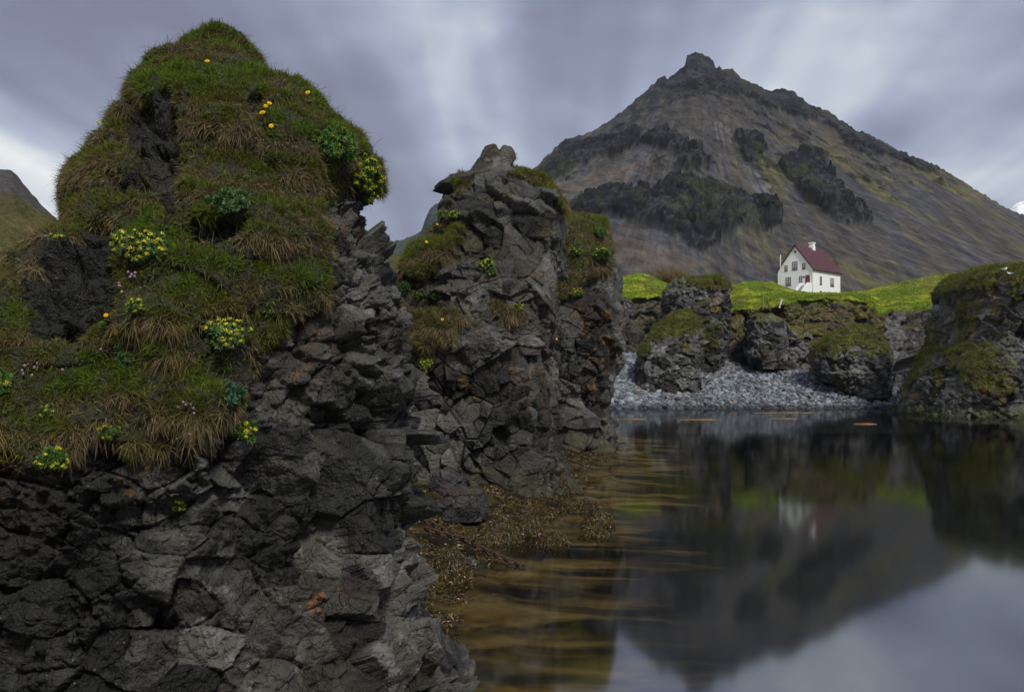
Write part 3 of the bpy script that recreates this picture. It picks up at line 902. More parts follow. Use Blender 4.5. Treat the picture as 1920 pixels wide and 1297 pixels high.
def land():
    px = np.linspace(900, 2350, 1000)
    Yw = 75.4 + 0 * px
    yf = smoothed(interp_px(px, [(900, 660), (1155, 662), (1300, 672), (1365, 676), (1400, 690), (1480, 694), (1560, 700), (1640, 716), (1700, 730), (1750, 742), (2350, 742)]), 15)
    Yf = smoothed(interp_px(px, [(900, 89), (1365, 90), (1480, 86), (1600, 85), (1660, 88), (1750, 80), (2350, 80)]), 25)
    zf = CAMH + (HY - yf) / F * Yf
    ye = 3.5 * fbm(np.stack([px / 22.0, 0 * px, 0 * px + 3], -1), 4) + smoothed(interp_px(px, [(900, 552), (1240, 555), (1300, 570), (1365, 584), (1400, 580), (1450, 574), (1480, 564), (1540, 558), (1600, 559), (1622, 568), (1645, 584), (1680, 580), (1750, 574), (2350, 570)]), 9)
    Ye = smoothed(interp_px(px, [(900, 93), (1365, 95), (1410, 93), (1470, 90), (1600, 89), (1650, 96), (1700, 97), (1750, 97), (2350, 97)]), 17)
    ze = CAMH + (HY - ye) / F * Ye
    yc = smoothed(interp_px(px, [(900, 540), (1150, 535), (1170, 518), (1195, 510), (1225, 519), (1250, 533), (1300, 538), (1365, 534), (1400, 528), (1445, 531), (1470, 537), (1500, 549), (1525, 552), (1577, 551.5), (1610, 548),
                                    (1650, 538), (1690, 529), (1730, 520), (1760, 516), (1850, 508), (2350, 480)]), 13)
    Yc = smoothed(interp_px(px, [(900, 122), (1440, 122), (1470, 128), (1500, 138), (1530, 146), (1575, 146), (1620, 142), (1700, 130), (2350, 126)]), 25)
    zc = CAMH + (HY - yc) / F * Yc
    rows_Y, rows_z, kind, tt = [], [], [], []

    def seg(Y0, z0, Y1, z1, n, k, ease):
        for i in range(n):
            t = i / n
            rows_Y.append(Y0 + (Y1 - Y0) * ease(t)[0])
            rows_z.append(z0 + (z1 - z0) * ease(t)[1])
            kind.append(k)
            tt.append(t)
    lin = lambda t: (t, t)
    seg(Yw - 8, -1.6 + 0 * px, Yw, 0 * px, 10, 0, lin)
    seg(Yw, 0 * px, Yf, zf, 70, 1, lambda t: (t, t ** 0.9))
    seg(Yf, zf, Ye, ze, 190, 2, lambda t: (t, t ** (0.92)))
    seg(Ye, ze, Yc, zc, 110, 3, lambda t: (t, t ** 0.9))
    zb = np.minimum(zc, 16.4)
    seg(Yc, zc, Yc + 26, zb, 34, 4, lambda t: (t, t * t * (3 - 2 * t)))
    seg(Yc + 26, zb, Yc * 0 + 190, zb * 0 + 15.2, 8, 5, lin)
    Yg = np.array(rows_Y)
    zg = np.array(rows_z)
    X = (px - CX)[None, :] / F * Yg
    P = np.stack([X, Yg, zg], -1).astype(np.float32)
    k = np.array(kind)[:, None]
    t = np.array(tt)[:, None]
    cl = np.where(k == 2, 1.0, 0.0) * sstep(t, 0.0, 0.08) * (1 - 0.6 * sstep(t, 0.9, 1.0)) + 0 * X
    N = grid_normals(P, False)
    horiz = np.zeros_like(N)
    horiz[..., 1] = -1
    Dc = unit(N + 0.8 * horiz)
    d, v = blocks(P, [(3.2, .5, .8, .03, .35, (1, 1, .8), 80), (1.2, .22, .34, .05, .18, (1, 1, .9), 81), (0.5, .08, .12, .06, .07, (1, 1, 1), 82)])
    d = d + 0.9 * fbm(P / 6 + 3, 3)
    P = P + Dc * (cl * d)[..., None]
    me_ = np.where(k >= 3, 1.0, 0.0) + 0 * X
    fade_house = 1 - 0.85 * np.exp(-(((X - 56) / 7) ** 2 + ((Yg - 148) / 12) ** 2))
    hum = fbm(P / 5.0 + 40, 4) * 0.55 + fbm(P / 1.6 + 11, 3) * 0.22
    P[..., 2] += me_ * hum * fade_house * np.where(k == 3, sstep(t, 0, 0.1), 1.0)
    lip = np.where(k == 3, 1 - sstep(t, 0.0, 0.06), 0.0) + np.where(k == 2, sstep(t, 0.93, 1.0), 0)
    P[..., 1] -= lip * (0.05 + 1.1 * fbm(P / 1.6 + 70, 4))
    P[..., 2] += lip * (0.5 * fbm(P / 1.1 + 170, 3) - 0.12)
    bch = np.where(k <= 1, 1.0, 0.0) + 0 * X
    P[..., 2] += bch * (fbm(P / 0.7, 3) * 0.10)
    N = grid_normals(P, False)
    x, y = proj(P)
    # own colours
    n1 = fbm(P / 4.0 + 5, 4)[..., None]
    n2 = fbm(P / 0.9 + 15, 3)[..., None]
    grass = np.array([0.105, 0.165, 0.010]) + (np.array([0.26, 0.29, 0.022]) - np.array([0.105, 0.165, 0.010])) * sstep(n1, -0.25, 0.35)
    grass = grass + (np.array([0.065, 0.078, 0.016]) - grass) * (0.75 * sstep(n2, 0.02, 0.35))
    br = region(P, [[(1690, 520), (1762, 512), (1762, 550), (1680, 545)], [(1300, 545), (1400, 556), (1380, 590), (1340, 590)], [(1210, 520), (1250, 520), (1250, 545), (1200, 545)]], 2.0, 16, 4.0)[..., None]
    grass = grass + (np.array([0.12, 0.10, 0.03]) - grass) * (0.7 * br * sstep(n2 + n1, -0.2, 0.2))
    rock = np.array([0.04, 0.038, 0.036]) + (np.array([0.12, 0.115, 0.11])) * v[..., None] * sstep(fbm(P / 0.5, 3)[..., None], -.3, .5)
    mossy = region(P, [[(1360, 560), (1660, 540), (1670, 720), (1500, 640), (1440, 600), (1365, 660)]], 2.5, 18, 9.0)[..., None]
    moss = np.array([0.095, 0.095, 0.022]) + (np.array([0.10, 0.07, 0.035]) - np.array([0.095, 0.095, 0.022])) * sstep(n2, -0.1, 0.25)
    up = sstep(N[..., 2:3] + 0.5 * n1 + 0.35 * n2, 0.15, 0.55)
    mm = np.clip(mossy * (0.25 + 0.75 * up) + 0.55 * up * sstep(n1, -0.1, 0.2), 0, 1)
    scree = region(P, [[(1470, 600), (1520, 650), (1530, 700), (1400, 690), (1480, 660)], [(1660, 590), (1690, 600), (1720, 740), (1660, 740)]], 2.0, 12, 2.0)[..., None]
    rock = rock + (np.array([0.15, 0.145, 0.14]) - rock) * 0.6 * scree
    cliffc = rock + (moss - rock) * (mm * (1 - scree))
    beach = np.array([0.085, 0.088, 0.092]) * (0.7 + 0.6 * sstep(n2, -.3, .3))
    beach = beach * (1 - 0.88 * sstep(P[..., 2:3], 0.10, -0.12))
    C = np.where((k <= 1)[..., None], beach, np.where((k == 2)[..., None], cliffc, grass))
    edge = (np.where(k == 2, sstep(t, 0.9, 0.98), 0.0) + 0 * X)[..., None]
    C = C + (np.array([0.13, 0.15, 0.025]) - C) * edge * sstep(n2, -.2, .2)
    me = np_mesh('land', P.reshape(-1, 3), grid_faces(*P.shape[:2])[:, ::1], {'col': C.reshape(-1, 3)})
    o = link('terrain', me, M_LAND)
    tag(o, 'green meadow, dark cliff and beach slope behind the bay', kind='structure')
    PICK['terrain'] = (P.reshape(-1, 3), N.reshape(-1, 3))
    LAND['P'], LAND['N'], LAND['k'] = P, N, np.broadcast_to(k, X.shape)
    # grass on the meadow and on mossy shelves of the cliff
    rng = np.random.default_rng(9)
    dens = np.where(k == 3, 1.0, np.where(k == 4, 0.35, 0.0)) * (1.0 + 0 * X) + np.where(k == 2, mm[..., 0] * 0.45 + edge[..., 0], 0)
    dens = dens * np.where(k == 3, 1.0 / (1 + ((Yg - 92) / 18) ** 2), 1.0)
    R, Nn, (cc, kk) = scatter(P, N, dens, 110000, False, rng, [C.astype(np.float32), (k == 2) + 0 * X])
    n = len(R)
    D = unit(Nn * 0.4 + rng.normal(0, 0.35, (n, 3)) + np.array([0, 0, 0.9]))
    L = (0.10 + 0.22 * rng.random(n)) * (0.7 + 0.8 * sstep(fbm(R / 1.2, 2), -.2, .3))
    b = blade_arrays(R, D, L, 0.035 + 0.02 * rng.random(n), 0.2 + 0.4 * rng.random(n), cc * (0.75 + 0.5 * rng.random((n, 1))), rng)
    blades_object('grass', [b], M_BLADE, 'short bright green meadow grass above the cliff', cat='grass')
    # pebbles
    pebbles(P, N, k, rng)


def ico(sub):
    import bmesh
    bm = bmesh.new()
    bmesh.ops.create_icosphere(bm, subdivisions=sub, radius=1.0)
    V = np.array([v.co for v in bm.verts])
    Fc = np.array([[v.index for v in f.verts] for f in bm.faces])
    bm.free()
    return V, Fc


def pebbles(P, N, k, rng):
    x, y = proj(P)
    dens = np.where(k == 1, 1.0, 0.0) * (x > 1080) * (x < 1760)
    n = 9000
    R, Nn, _ = scatter(P, N, dens, n, False, rng)
    V, Fc = ico(1)
    xx, yy = proj(R)
    big = sstep(xx, 1330, 1170) * 0.12
    s = (0.07 + 0.12 * rng.random(n) + 0.20 * rng.random(n) ** 9 + big)
    q = rng.normal(size=(n, 3, 3))
    q, _ = np.linalg.qr(q)
    sc = np.stack([s * (1.0 + .4 * rng.random(n)), s, s * (0.55 + 0.3 * rng.random(n))], -1)
    tilt = rng.normal(0, 0.25, (n, 2))
    ang = rng.random(n) * 6.28
    ca, sa = np.cos(ang), np.sin(ang)
    base = V[None] * (1 + 0.16 * rng.normal(size=(n, len(V), 1)))
    base = base * sc[:, None]
    X = base[..., 0] * ca[:, None] - base[..., 1] * sa[:, None]
    Yv = base[..., 0] * sa[:, None] + base[..., 1] * ca[:, None]
    Z = base[..., 2] + X * tilt[:, :1] + Yv * tilt[:, 1:]
    W = np.stack([X, Yv, Z], -1) + R[:, None] + np.array([0, 0, 1]) * (s * 0.15)[:, None, None]
    wet = sstep(R[:, 2], 0.35, 0.05)[:, None]
    c = np.array([0.215, 0.235, 0.26]) * (0.33 + 0.95 * rng.random((n, 1)) ** 1.2) + rng.normal(0, 0.008, (n, 3))
    c = np.where(rng.random((n, 1)) < 0.02, np.array([0.22, 0.17, 0.12]), c)
    c = c * (1 - 0.6 * wet)
    hill = sstep(xx, 1640, 1720)[:, None]
    c = c * (1 - 0.35 * hill)
    C = np.broadcast_to(np.clip(c, 0.01, 1)[:, None], W.shape)
    Fa = (np.arange(n)[:, None, None] * len(V) + Fc[None]).reshape(-1, 3)
    me = np_mesh('pebbles', W.reshape(-1, 3), Fa, {'col': C.reshape(-1, 3)}, smooth=True)
    o = link('pebbles', me, attr_mat('pebble_stone', 0.12, 0.3, 0.35, 0.7))
    tag(o, 'pale grey rounded pebbles covering the beach at the head of the bay', 'pebbles', None, 'stuff')


land()


# ------------------------------------------------------------------ mountain
M_MTN = attr_mat("mountain_scree", 5.0, bump=0.9, var=0.35, stretch=(1, .22, .35))


def mountain():
    px = np.linspace(560, 2700, 1180)
    ridge = [(560, 520), (700, 470), (800, 432), (900, 385), (960, 345), (990, 324), (1003, 314), (1030, 288), (1060, 264), (1085, 255), (1110, 247), (1135, 232), (1160, 216), (1195, 186), (1228, 156), (1234, 146), (1247, 144), (1252, 148),
             (1284, 126), (1288, 106), (1297, 103), (1306, 98), (1318, 101), (1331, 110), (1337, 116), (1341, 128), (1372, 131), (1382, 138), (1392, 150), (1420, 160), (1446, 173), (1462, 167), (1486, 171), (1500, 182), (1516, 198), (1545, 206),
             (1562, 214), (1582, 230), (1600, 242), (1630, 254), (1655, 266), (1690, 285), (1720, 296), (1752, 308), (1790, 332), (1830, 356), (1870, 380), (1895, 394), (1920, 404), (2050, 470), (2300, 540), (2700, 600)]
    yr = interp_px(px, ridge)
    ys = np.convolve(np.pad(yr, 60, mode='edge'), np.hanning(123)[1:-1] / np.hanning(123).sum(), mode='valid')[:len(px)]
    yr = yr + 3.0 * perlin(np.stack([px / 9.0, 0 * px, 0 * px], -1)) + 2.2 * perlin(np.stack([px / 4.0, 0 * px + 4.5, 0 * px], -1))
    Yr = 900 - 260 * sstep(np.abs(px - 1310), 0, 700) + 0 * px
    zr = np.maximum(CAMH + (HY - yr) / F * Yr, 25)
    zs = np.maximum(CAMH + (HY - ys) / F * Yr, 25)
    Y0, z0 = 172.0, 13.5
    nv = 560
    vv = np.concatenate([np.linspace(0, 1, nv) ** 1.0, 1 + np.linspace(0.02, 0.7, 40)])[:, None]
    f = np.clip(vv, 0, 1)
    g = 0.18 * f + 0.82 * f ** 1.28
    Yg = Y0 + (Yr[None] - Y0) * vv
    ze_ = zs[None] + (zr - zs)[None] * sstep(f, 0.80, 1.0)
    z = np.where(vv <= 1, z0 + (ze_ - z0) * g, zr[None] - (vv - 1) * (Yr[None] - Y0) * 0.55)
    X = (px - CX)[None] / F * Yg
    P = np.stack([X, Yg, z], -1).astype(np.float32)
    x, y = proj(P)
    N = grid_normals(P, False)
    # craggy outcrops
    # along the slope everything is seen foreshortened: cover patterns run long down the fall line
    Pm = P * np.array([1, 0.16, 0.28], np.float32)
    crag = region(P, [[(1000, 325), (1035, 285), (1065, 262), (1130, 262), (1165, 238), (1200, 262), (1175, 292), (1120, 300), (1085, 320), (1040, 345)],
                      [(1195, 270), (1232, 255), (1290, 268), (1318, 292), (1310, 325), (1280, 330), (1270, 300), (1235, 285)],
                      [(1065, 410), (1100, 375), (1160, 362), (1190, 378), (1240, 352), (1300, 345), (1320, 370), (1400, 370), (1445, 385), (1452, 435), (1400, 440), (1370, 452), (1320, 478), (1290, 470), (1240, 440), (1180, 430), (1130, 415), (1090, 440)],
                      [(1470, 300), (1520, 285), (1545, 310), (1570, 345), (1605, 390), (1640, 430), (1600, 425), (1560, 405), (1500, 370), (1480, 345)],
                      [(1225, 160), (1300, 90), (1345, 120), (1400, 150), (1420, 185), (1370, 185), (1330, 170), (1280, 165), (1240, 172)],
                      [(1380, 140), (1470, 160), (1530, 205), (1540, 225), (1490, 225), (1440, 215), (1400, 190)],
                      [(1580, 245), (1640, 258), (1660, 290), (1620, 302), (1585, 275)], [(1540, 205), (1610, 240), (1600, 262), (1550, 230)], [(1660, 268), (1760, 315), (1750, 325), (1670, 300)],
                      [(1380, 265), (1420, 250), (1440, 290), (1400, 310)]], 26.0, 20, 3.3, Pm)
    n1 = fbm(Pm / 40 + 9, 4)
    n2 = fbm(Pm / 9 + 19, 5, .6)
    wide = np.clip(crag, 0, 1)
    for _ in range(14):
        wide[2:-2, 2:-2] = 0.2 * (wide[2:-2, 2:-2] + wide[:-4, 2:-2] + wide[4:, 2:-2] + wide[2:-2, :-4] + wide[2:-2, 4:])
    crag = np.clip(sstep(wide + 0.75 * n2 + 0.35 * n1, 0.40, 0.54), 0, 1)
    ph = np.arctan2(x - 1311 + 14 * n1, np.maximum(y - 60, 5))
    rad = np.hypot(x - 1311, y - 60)
    st = fbm(np.stack([ph * 46, rad / 260.0, 0 * ph + 1.0], -1) + 0.25 * np.stack([n2, n2, n2], -1), 5, .6)
    st2 = fbm(np.stack([ph * 13, rad / 200.0, 0 * ph + 8.0], -1) + 0.3 * np.stack([n2, n2, n2], -1), 4)
    scat = (1 - crag) * sstep(fbm(Pm / 15 + 44, 5, .6, ridged=True) + 0.55 * n1 + 0.35 * wide - 0.30 * sstep(y, 280, 440) + 0.30 * sstep(y, 260, 130), 0.70, 0.80) * sstep(y, 520, 470)
    rockm = np.clip(np.maximum(crag, scat), 0, 1)
    soft = rockm.copy()
    for _ in range(2):
        soft[1:-1, 1:-1] = 0.2 * (soft[1:-1, 1:-1] + soft[:-2, 1:-1] + soft[2:, 1:-1] + soft[1:-1, :-2] + soft[1:-1, 2:])
    lowfade = sstep(f, 0.02, 0.2)
    topf = 1 - 0.85 * sstep(f, 0.78, 0.97)
    front_only = (vv <= 1.0)
    bl, bv = blocks(P * np.array([1, .6, 1], np.float32), [(24, 4, 6, .05, 4, (1, 1, 1.1), 90), (9, 2.4, 3.2, .06, 2.4, (1, 1, 1.2), 91), (4, .9, 1.2, .06, .8, (1, 1, 1.1), 92)])
    Pc = P * np.array([1, .5, 1], np.float32)
    up = soft * np.where(scat > crag, 0.4, 1.0) * (3.2 + 0.42 * bl + 5.0 * fbm(Pc / 24 + 60, 5, .6, ridged=True) + 2.2 * fbm(Pc / 8 + 160, 4, .6, ridged=True))
    gul = fbm(np.stack([ph * 9, rad / 260.0, 0 * ph + 2.0], -1), 4, ridged=True)
    up = up + (1 - soft) * (1.6 * gul + 2.4 * fbm(Pm / 18, 5, .55) + 0.7 * fbm(Pm / 4 + 7, 4, .6))
    up = up * lowfade * topf * front_only
    P[..., 2] += up * 0.85
    P[..., 1] -= up * 0.55
    P[..., 2] += np.where(vv > 1, 0, sstep(f, 0.96, 1.0)) * 2.2 * fbm(P / 9.0, 4)
    N = grid_normals(P, False)
    n3 = fbm(P / 3.4 + 300, 4, .65)
    n4 = fbm(Pm / 2.6 + 400, 4, .65)
    e = lambda a: a[..., None]
    brown = np.array([0.068, 0.061, 0.053])
    grey = np.array([0.056, 0.058, 0.065])
    olive = np.array([0.084, 0.077, 0.030])
    C = brown + (grey - brown) * e(sstep(st2 + 0.6 * n1, -0.25, 0.2))
    left = sstep(x, 1400, 1250)
    C = C + (np.array([0.066, 0.068, 0.078]) - C) * e(0.6 * left * sstep(y, 260, 300) * sstep(st2, -0.2, .3))
    ol = sstep(st + 0.9 * n1 + 0.5 * n2, 0.05, 0.45) * np.clip(0.30 + 0.9 * sstep(x, 1330, 1500) + 0.5 * sstep(y, 420, 540) + 0.5 * sstep(y, 300, 200), 0, 1)
    C = C + (olive - C) * e(0.9 * ol)
    C = C * e(0.82 + 0.36 * sstep(st, -0.4, 0.4)) * e(0.86 + 0.28 * sstep(n2, -.35, .35)) * e(0.76 + 0.48 * sstep(n4, -.35, .35))
    foot = sstep(y, 470, 535)
    C = C + (np.array([0.092, 0.086, 0.036]) - C) * e(foot * sstep(n1 + n2 + .2 * st, -0.15, 0.3) * 0.8)
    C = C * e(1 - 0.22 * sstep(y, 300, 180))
    tan = region(P, [[(1020, 345), (1120, 330), (1190, 310), (1230, 290), (1180, 340), (1080, 375), (1040, 372)], [(1130, 440), (1260, 470), (1330, 500), (1250, 530), (1150, 500)]], 26.0, 16, 5.5, Pm)
    C = C + (np.array([0.125, 0.100, 0.078]) - C) * e(0.6 * tan * (1 - rockm))
    rk = np.array([0.010, 0.0115, 0.0145]) + np.array([0.042, 0.043, 0.046]) * e(sstep(n3 + 0.5 * n2 + 0.6 * (bv - .5), -0.1, 0.55))
    rk = rk + (np.array([0.042, 0.046, 0.018]) - rk) * e(0.5 * sstep(n1 + n2 + 0.35 * N[..., 2], 0.38, 0.7))
    m = np.clip(sstep(soft + 0.35 * n3, 0.35, 0.6), 0, 1)
    C = C + (rk - C) * e(m)
    pale = region(P, [[(1335, 225), (1362, 232), (1395, 300), (1445, 345), (1480, 402), (1425, 368), (1372, 310), (1345, 262)], [(1385, 300), (1400, 290), (1440, 350), (1420, 352)]], 26.0, 12, 6.6, Pm)
    C = C + (np.array([0.135, 0.138, 0.148]) - C) * e(0.85 * pale * sstep(st2 + st, -0.15, 0.3) * (1 - m))
    me = np_mesh('mountain', P.reshape(-1, 3), grid_faces(*P.shape[:2]), {'col': np.clip(C, .01, 1).reshape(-1, 3)})
    o = link('mountain', me, M_MTN)
    tag(o, 'dark pyramid-shaped mountain with scree slopes and black crags behind the house', kind='structure')


mountain()


def plain_hill(name, px0, px1, sky_pts, Yr, Y0, z0, colA, colB, label, nx=260, ny=140, rough=1.0, crag_top=None):
    px = np.linspace(px0, px1, nx)
    yr = interp_px(px, sky_pts)
    zr = CAMH + (HY - yr) / F * Yr
    vv = np.concatenate([np.linspace(0, 1, ny), 1 + np.linspace(0.03, 0.6, 14)])[:, None]
    Yg = Y0 + (Yr - Y0) * vv + 0 * px
    z = np.where(vv <= 1, z0 + (zr - z0) * np.clip(vv, 0, 1) ** 1.05, zr - (vv - 1) * (Yr - Y0) * 0.7)
    X = (px - CX) / F * Yg
    P = np.stack([X, Yg, z], -1).astype(np.float32)
    s = Yr / 100.0
    N = grid_normals(P, False)
    dsp = (fbm(P / (6 * s), 4) * 1.2 + fbm(P / (1.5 * s) + 7, 3, ridged=True) * 0.5) * s * rough
    P = P + N * (dsp * np.where(vv <= 1, 1 - 0.7 * sstep(vv, .9, 1), 0.3))[..., None]
    x, y = proj(P)
    n1 = sstep(fbm(P / (5 * s) + 30, 4), -0.25, 0.3)[..., None]
    C = np.array(colA) + (np.array(colB) - np.array(colA)) * n1
    if crag_top is not None:
        m = sstep((y - interp_px(x, crag_top)) + 14 * fbm(P / (3 * s), 3), 8, -8)[..., None]
        C = C + (np.array([0.06, 0.057, 0.055]) - C) * m
    me = np_mesh(name, P.reshape(-1, 3), grid_faces(*P.shape[:2]), {'col': C.reshape(-1, 3)})
    o = link(name, me, attr_mat(name + '_ground', s * 0.5, 0.6, 0.35))
    return tag(o, label, kind='structure')


plain_hill('hill', -420, 985, [(-420, 250), (-200, 270), (-60, 300), (-20, 318), (18, 319), (30, 330), (48, 352), (78, 384), (130, 440), (250, 520), (420, 545), (640, 500), (740, 478), (900, 500), (980, 560), (1060, 640), (1120, 690)], 62, 30, 0.6, (0.06, 0.058, 0.02), (0.10, 0.085, 0.03),
           'grassy hill with a dark rocky brow beyond the closest stack', crag_top=[(-400, 350), (0, 362), (40, 372), (80, 400)])
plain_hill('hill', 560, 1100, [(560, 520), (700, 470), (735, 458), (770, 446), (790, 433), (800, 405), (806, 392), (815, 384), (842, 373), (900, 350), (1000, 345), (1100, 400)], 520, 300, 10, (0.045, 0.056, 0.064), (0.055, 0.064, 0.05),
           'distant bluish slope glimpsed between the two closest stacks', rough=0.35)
plain_hill('mountain', 1700, 2500, [(1700, 520), (1860, 430), (1885, 402), (1896, 389), (1905, 381), (1915, 378), (1925, 376), (1945, 385), (2000, 360), (2100, 380), (2500, 480)], 3200, 2200, 60, (0.75, 0.77, 0.8), (0.82, 0.83, 0.85),
           'snow-covered mountain top far beyond the right end of the slope', rough=0.25)

# ------------------------------------------------------------------ sea bed, shore and water
M_BED, t = new_mat("sea_bed")
g = t.n('ShaderNodeTexCoord').outputs['Object']
sh = t.n('ShaderNodeAttribute', attribute_name='col').outputs['Fac']
mp = t.n('ShaderNodeMapping', {'Vector': g, 'Scale': (0.30, 0.95, 0.0), 'Rotation': (0, 0, -0.10)}).outputs[0]
nz = t.noise(mp, 1.0, 4, 0.5, 0.8)
mp2 = t.n('ShaderNodeMapping', {'Vector': g, 'Scale': (0.7, 2.0, 0.0), 'Rotation': (0, 0, -0.16)}).outputs[0]
nz2 = t.noise(mp2, 1.0, 3, 0.5, 0.5)
wd = t.math('ADD', t.math('ADD', t.math('MULTIPLY', t.math('SUBTRACT', nz, 0.56), 3.2), t.math('MULTIPLY', t.math('SUBTRACT', nz2, 0.5), 0.28)), sh)
wm = t.math('MULTIPLY', t.smooth(wd, 0.25, 1.05), t.smooth(sh, 0.02, 0.35))
zz = t.n('ShaderNodeSeparateXYZ', {0: g}).outputs[2]
c = t.mix(wm, (0.006, 0.007, 0.006), t.mix(t.smooth(nz2, 0.30, 0.70), (0.11, 0.070, 0.016), (0.26, 0.180, 0.062)))
c = t.mix(t.smooth(zz, -0.05, 0.02), c, t.mix(t.smooth(nz2, 0.4, 0.6), (0.016, 0.014, 0.010), (0.05, 0.036, 0.014)))
out(t, t.n('ShaderNodeBsdfPrincipled', {'Base Color': c, 'Roughness': 0.95, 'Specular IOR Level': 0.0}).outputs[0])


def shore_x(Y):
    return np.interp(Y, [0, 6, 8.5, 11, 13, 15, 17.3, 19, 20.7, 24, 28, 33, 36, 40, 48, 60], [-0.9, -0.6, -0.75, -0.95, -0.95, -0.5, 0.05, 0.7, 1.55, 1.9, 2.4, 3.8, 4.6, 4.6, 4.0, 3.0])


def bed():
    Yv = np.concatenate([np.linspace(-60, 4, 30), np.linspace(4.2, 46, 420), np.linspace(46.5, 74, 60), np.array([90, 130, 200.])])
    Xv = np.concatenate([np.linspace(-80, -12, 20), np.linspace(-11.8, 14, 330), np.linspace(14.5, 140, 60)])
    X, Y = np.meshgrid(Xv, Yv)
    d = X - shore_x(Y)
    P0 = np.stack([X, Y, 0 * X], -1)
    z = np.where(d < 0, np.minimum(-d * 0.22, 0.55), -0.045 * np.minimum(d, 5.0) - 0.5 * np.maximum(d - 5.0, 0))
    z = np.maximum(z, -5.0)
    z = z + np.where(d < 1.0, 1, 0.25) * (0.16 * fbm(P0 / 0.9, 4) + 0.06 * fbm(P0 / 0.22, 3)) - 0.03
    shal = sstep(d + 0.9 * fbm(P0 / 3.0 + 8, 3), 5.0, 0.3)
    shal = shal * sstep(Y, 3, 9) * (1 - sstep(Y, 44, 56))
    P = np.stack([X, Y, z], -1)
    me = np_mesh('sea_bed', P.reshape(-1, 3), grid_faces(*X.shape), {'col': np.repeat(shal.reshape(-1, 1), 3, 1)})
    o = link('sea_bed', me, M_BED)
    tag(o, 'shallow sea bed with golden weed along the rocks, falling away to black', kind='structure')
    N = grid_normals(P.astype(np.float32), False)
    return P.astype(np.float32), N, d


BED_P, BED_N, BED_D = bed()

M_WATER, t = new_mat("water_surface")
fc = t.n('ShaderNodeLayerWeight', {'Blend': 0.5}).outputs['Facing']
fr = t.math('ADD', t.math('MULTIPLY', t.math('POWER', fc, 3.0), 0.12), 0.35)
gl = t.n('ShaderNodeBsdfGlossy', {'Color': (0.93, 0.95, 0.97), 'Roughness': 0.068}, distribution='GGX')
tr = t.n('ShaderNodeBsdfTransparent', {'Color': (0.93, 0.94, 0.90)})
out(t, t.n('ShaderNodeMixShader', {0: fr, 1: tr.outputs[0], 2: gl.outputs[0]}).outputs[0])
Xv = np.linspace(-400, 400, 5)
Yv = np.array([-300.0, -50, 30, 76.5, 86.0])
X, Yq = np.meshgrid(Xv, Yv)
o = link('water', np_mesh('water', np.stack([X, Yq, 0 * X], -1).reshape(-1, 3), grid_faces(5, 5)), M_WATER)
tag(o, 'still dark water of the bay', kind='structure')

# ------------------------------------------------------------------ placing things on the rocks
_PX = {}


def spot(px, py, names, rad=5.0):
    """the point of a rock's front surface that the photograph shows at (px, py), and its normal"""
    best = None
    for nm in names:
        P, N = PICK[nm]
        if nm not in _PX:
            _PX[nm] = proj(P)
        x, y = _PX[nm]
        r = rad
        while r < 60:
            k = np.nonzero((np.abs(x - px) < r) & (np.abs(y - py) < r))[0]
            if len(k):
                break
            r *= 1.7
        if not len(k):
            continue
        ymin = P[k, 1].min()
        k = k[P[k, 1] < ymin + 0.12 + 0.004 * ymin]
        i = k[np.argmin((x[k] - px) ** 2 + (y[k] - py) ** 2)]
        cand = (r > 20, P[i, 1], P[i].astype(float), N[k].mean(0))
        if best is None or cand[:2] < best[:2]:
            best = cand
    return best[2], unit(best[3])


OCTA_V = np.array([[1, 0, 0], [-1, 0, 0], [0, 1, 0], [0, -1, 0], [0, 0, 1], [0, 0, -1]], float)
OCTA_F = np.array([[0, 2, 4], [2, 1, 4], [1, 3, 4], [3, 0, 4], [2, 0, 5], [1, 2, 5], [3, 1, 5], [0, 3, 5]])


def frame(a):
    a = a / np.linalg.norm(a)
    b = np.cross(a, [0.3, 0.9, 0.2] if abs(a[1]) < 0.9 else [1, 0, 0])
    b /= np.linalg.norm(b)
    return b, np.cross(a, b), a


def blobs(cs, rads, cols):
    cs = np.asarray(cs)
    n = len(cs)
    V = cs[:, None] + OCTA_V[None] * np.asarray(rads).reshape(-1, 1, 1)
    Fc = np.arange(n)[:, None, None] * 6 + OCTA_F[None]
    C = np.repeat(np.asarray(cols)[:, None], 6, 1)
    return V.reshape(-1, 3), Fc.reshape(-1, 3), C.reshape(-1, 3)


M_PETAL = attr_mat('flower_petal', 0, trans=0.15, rough=0.6)


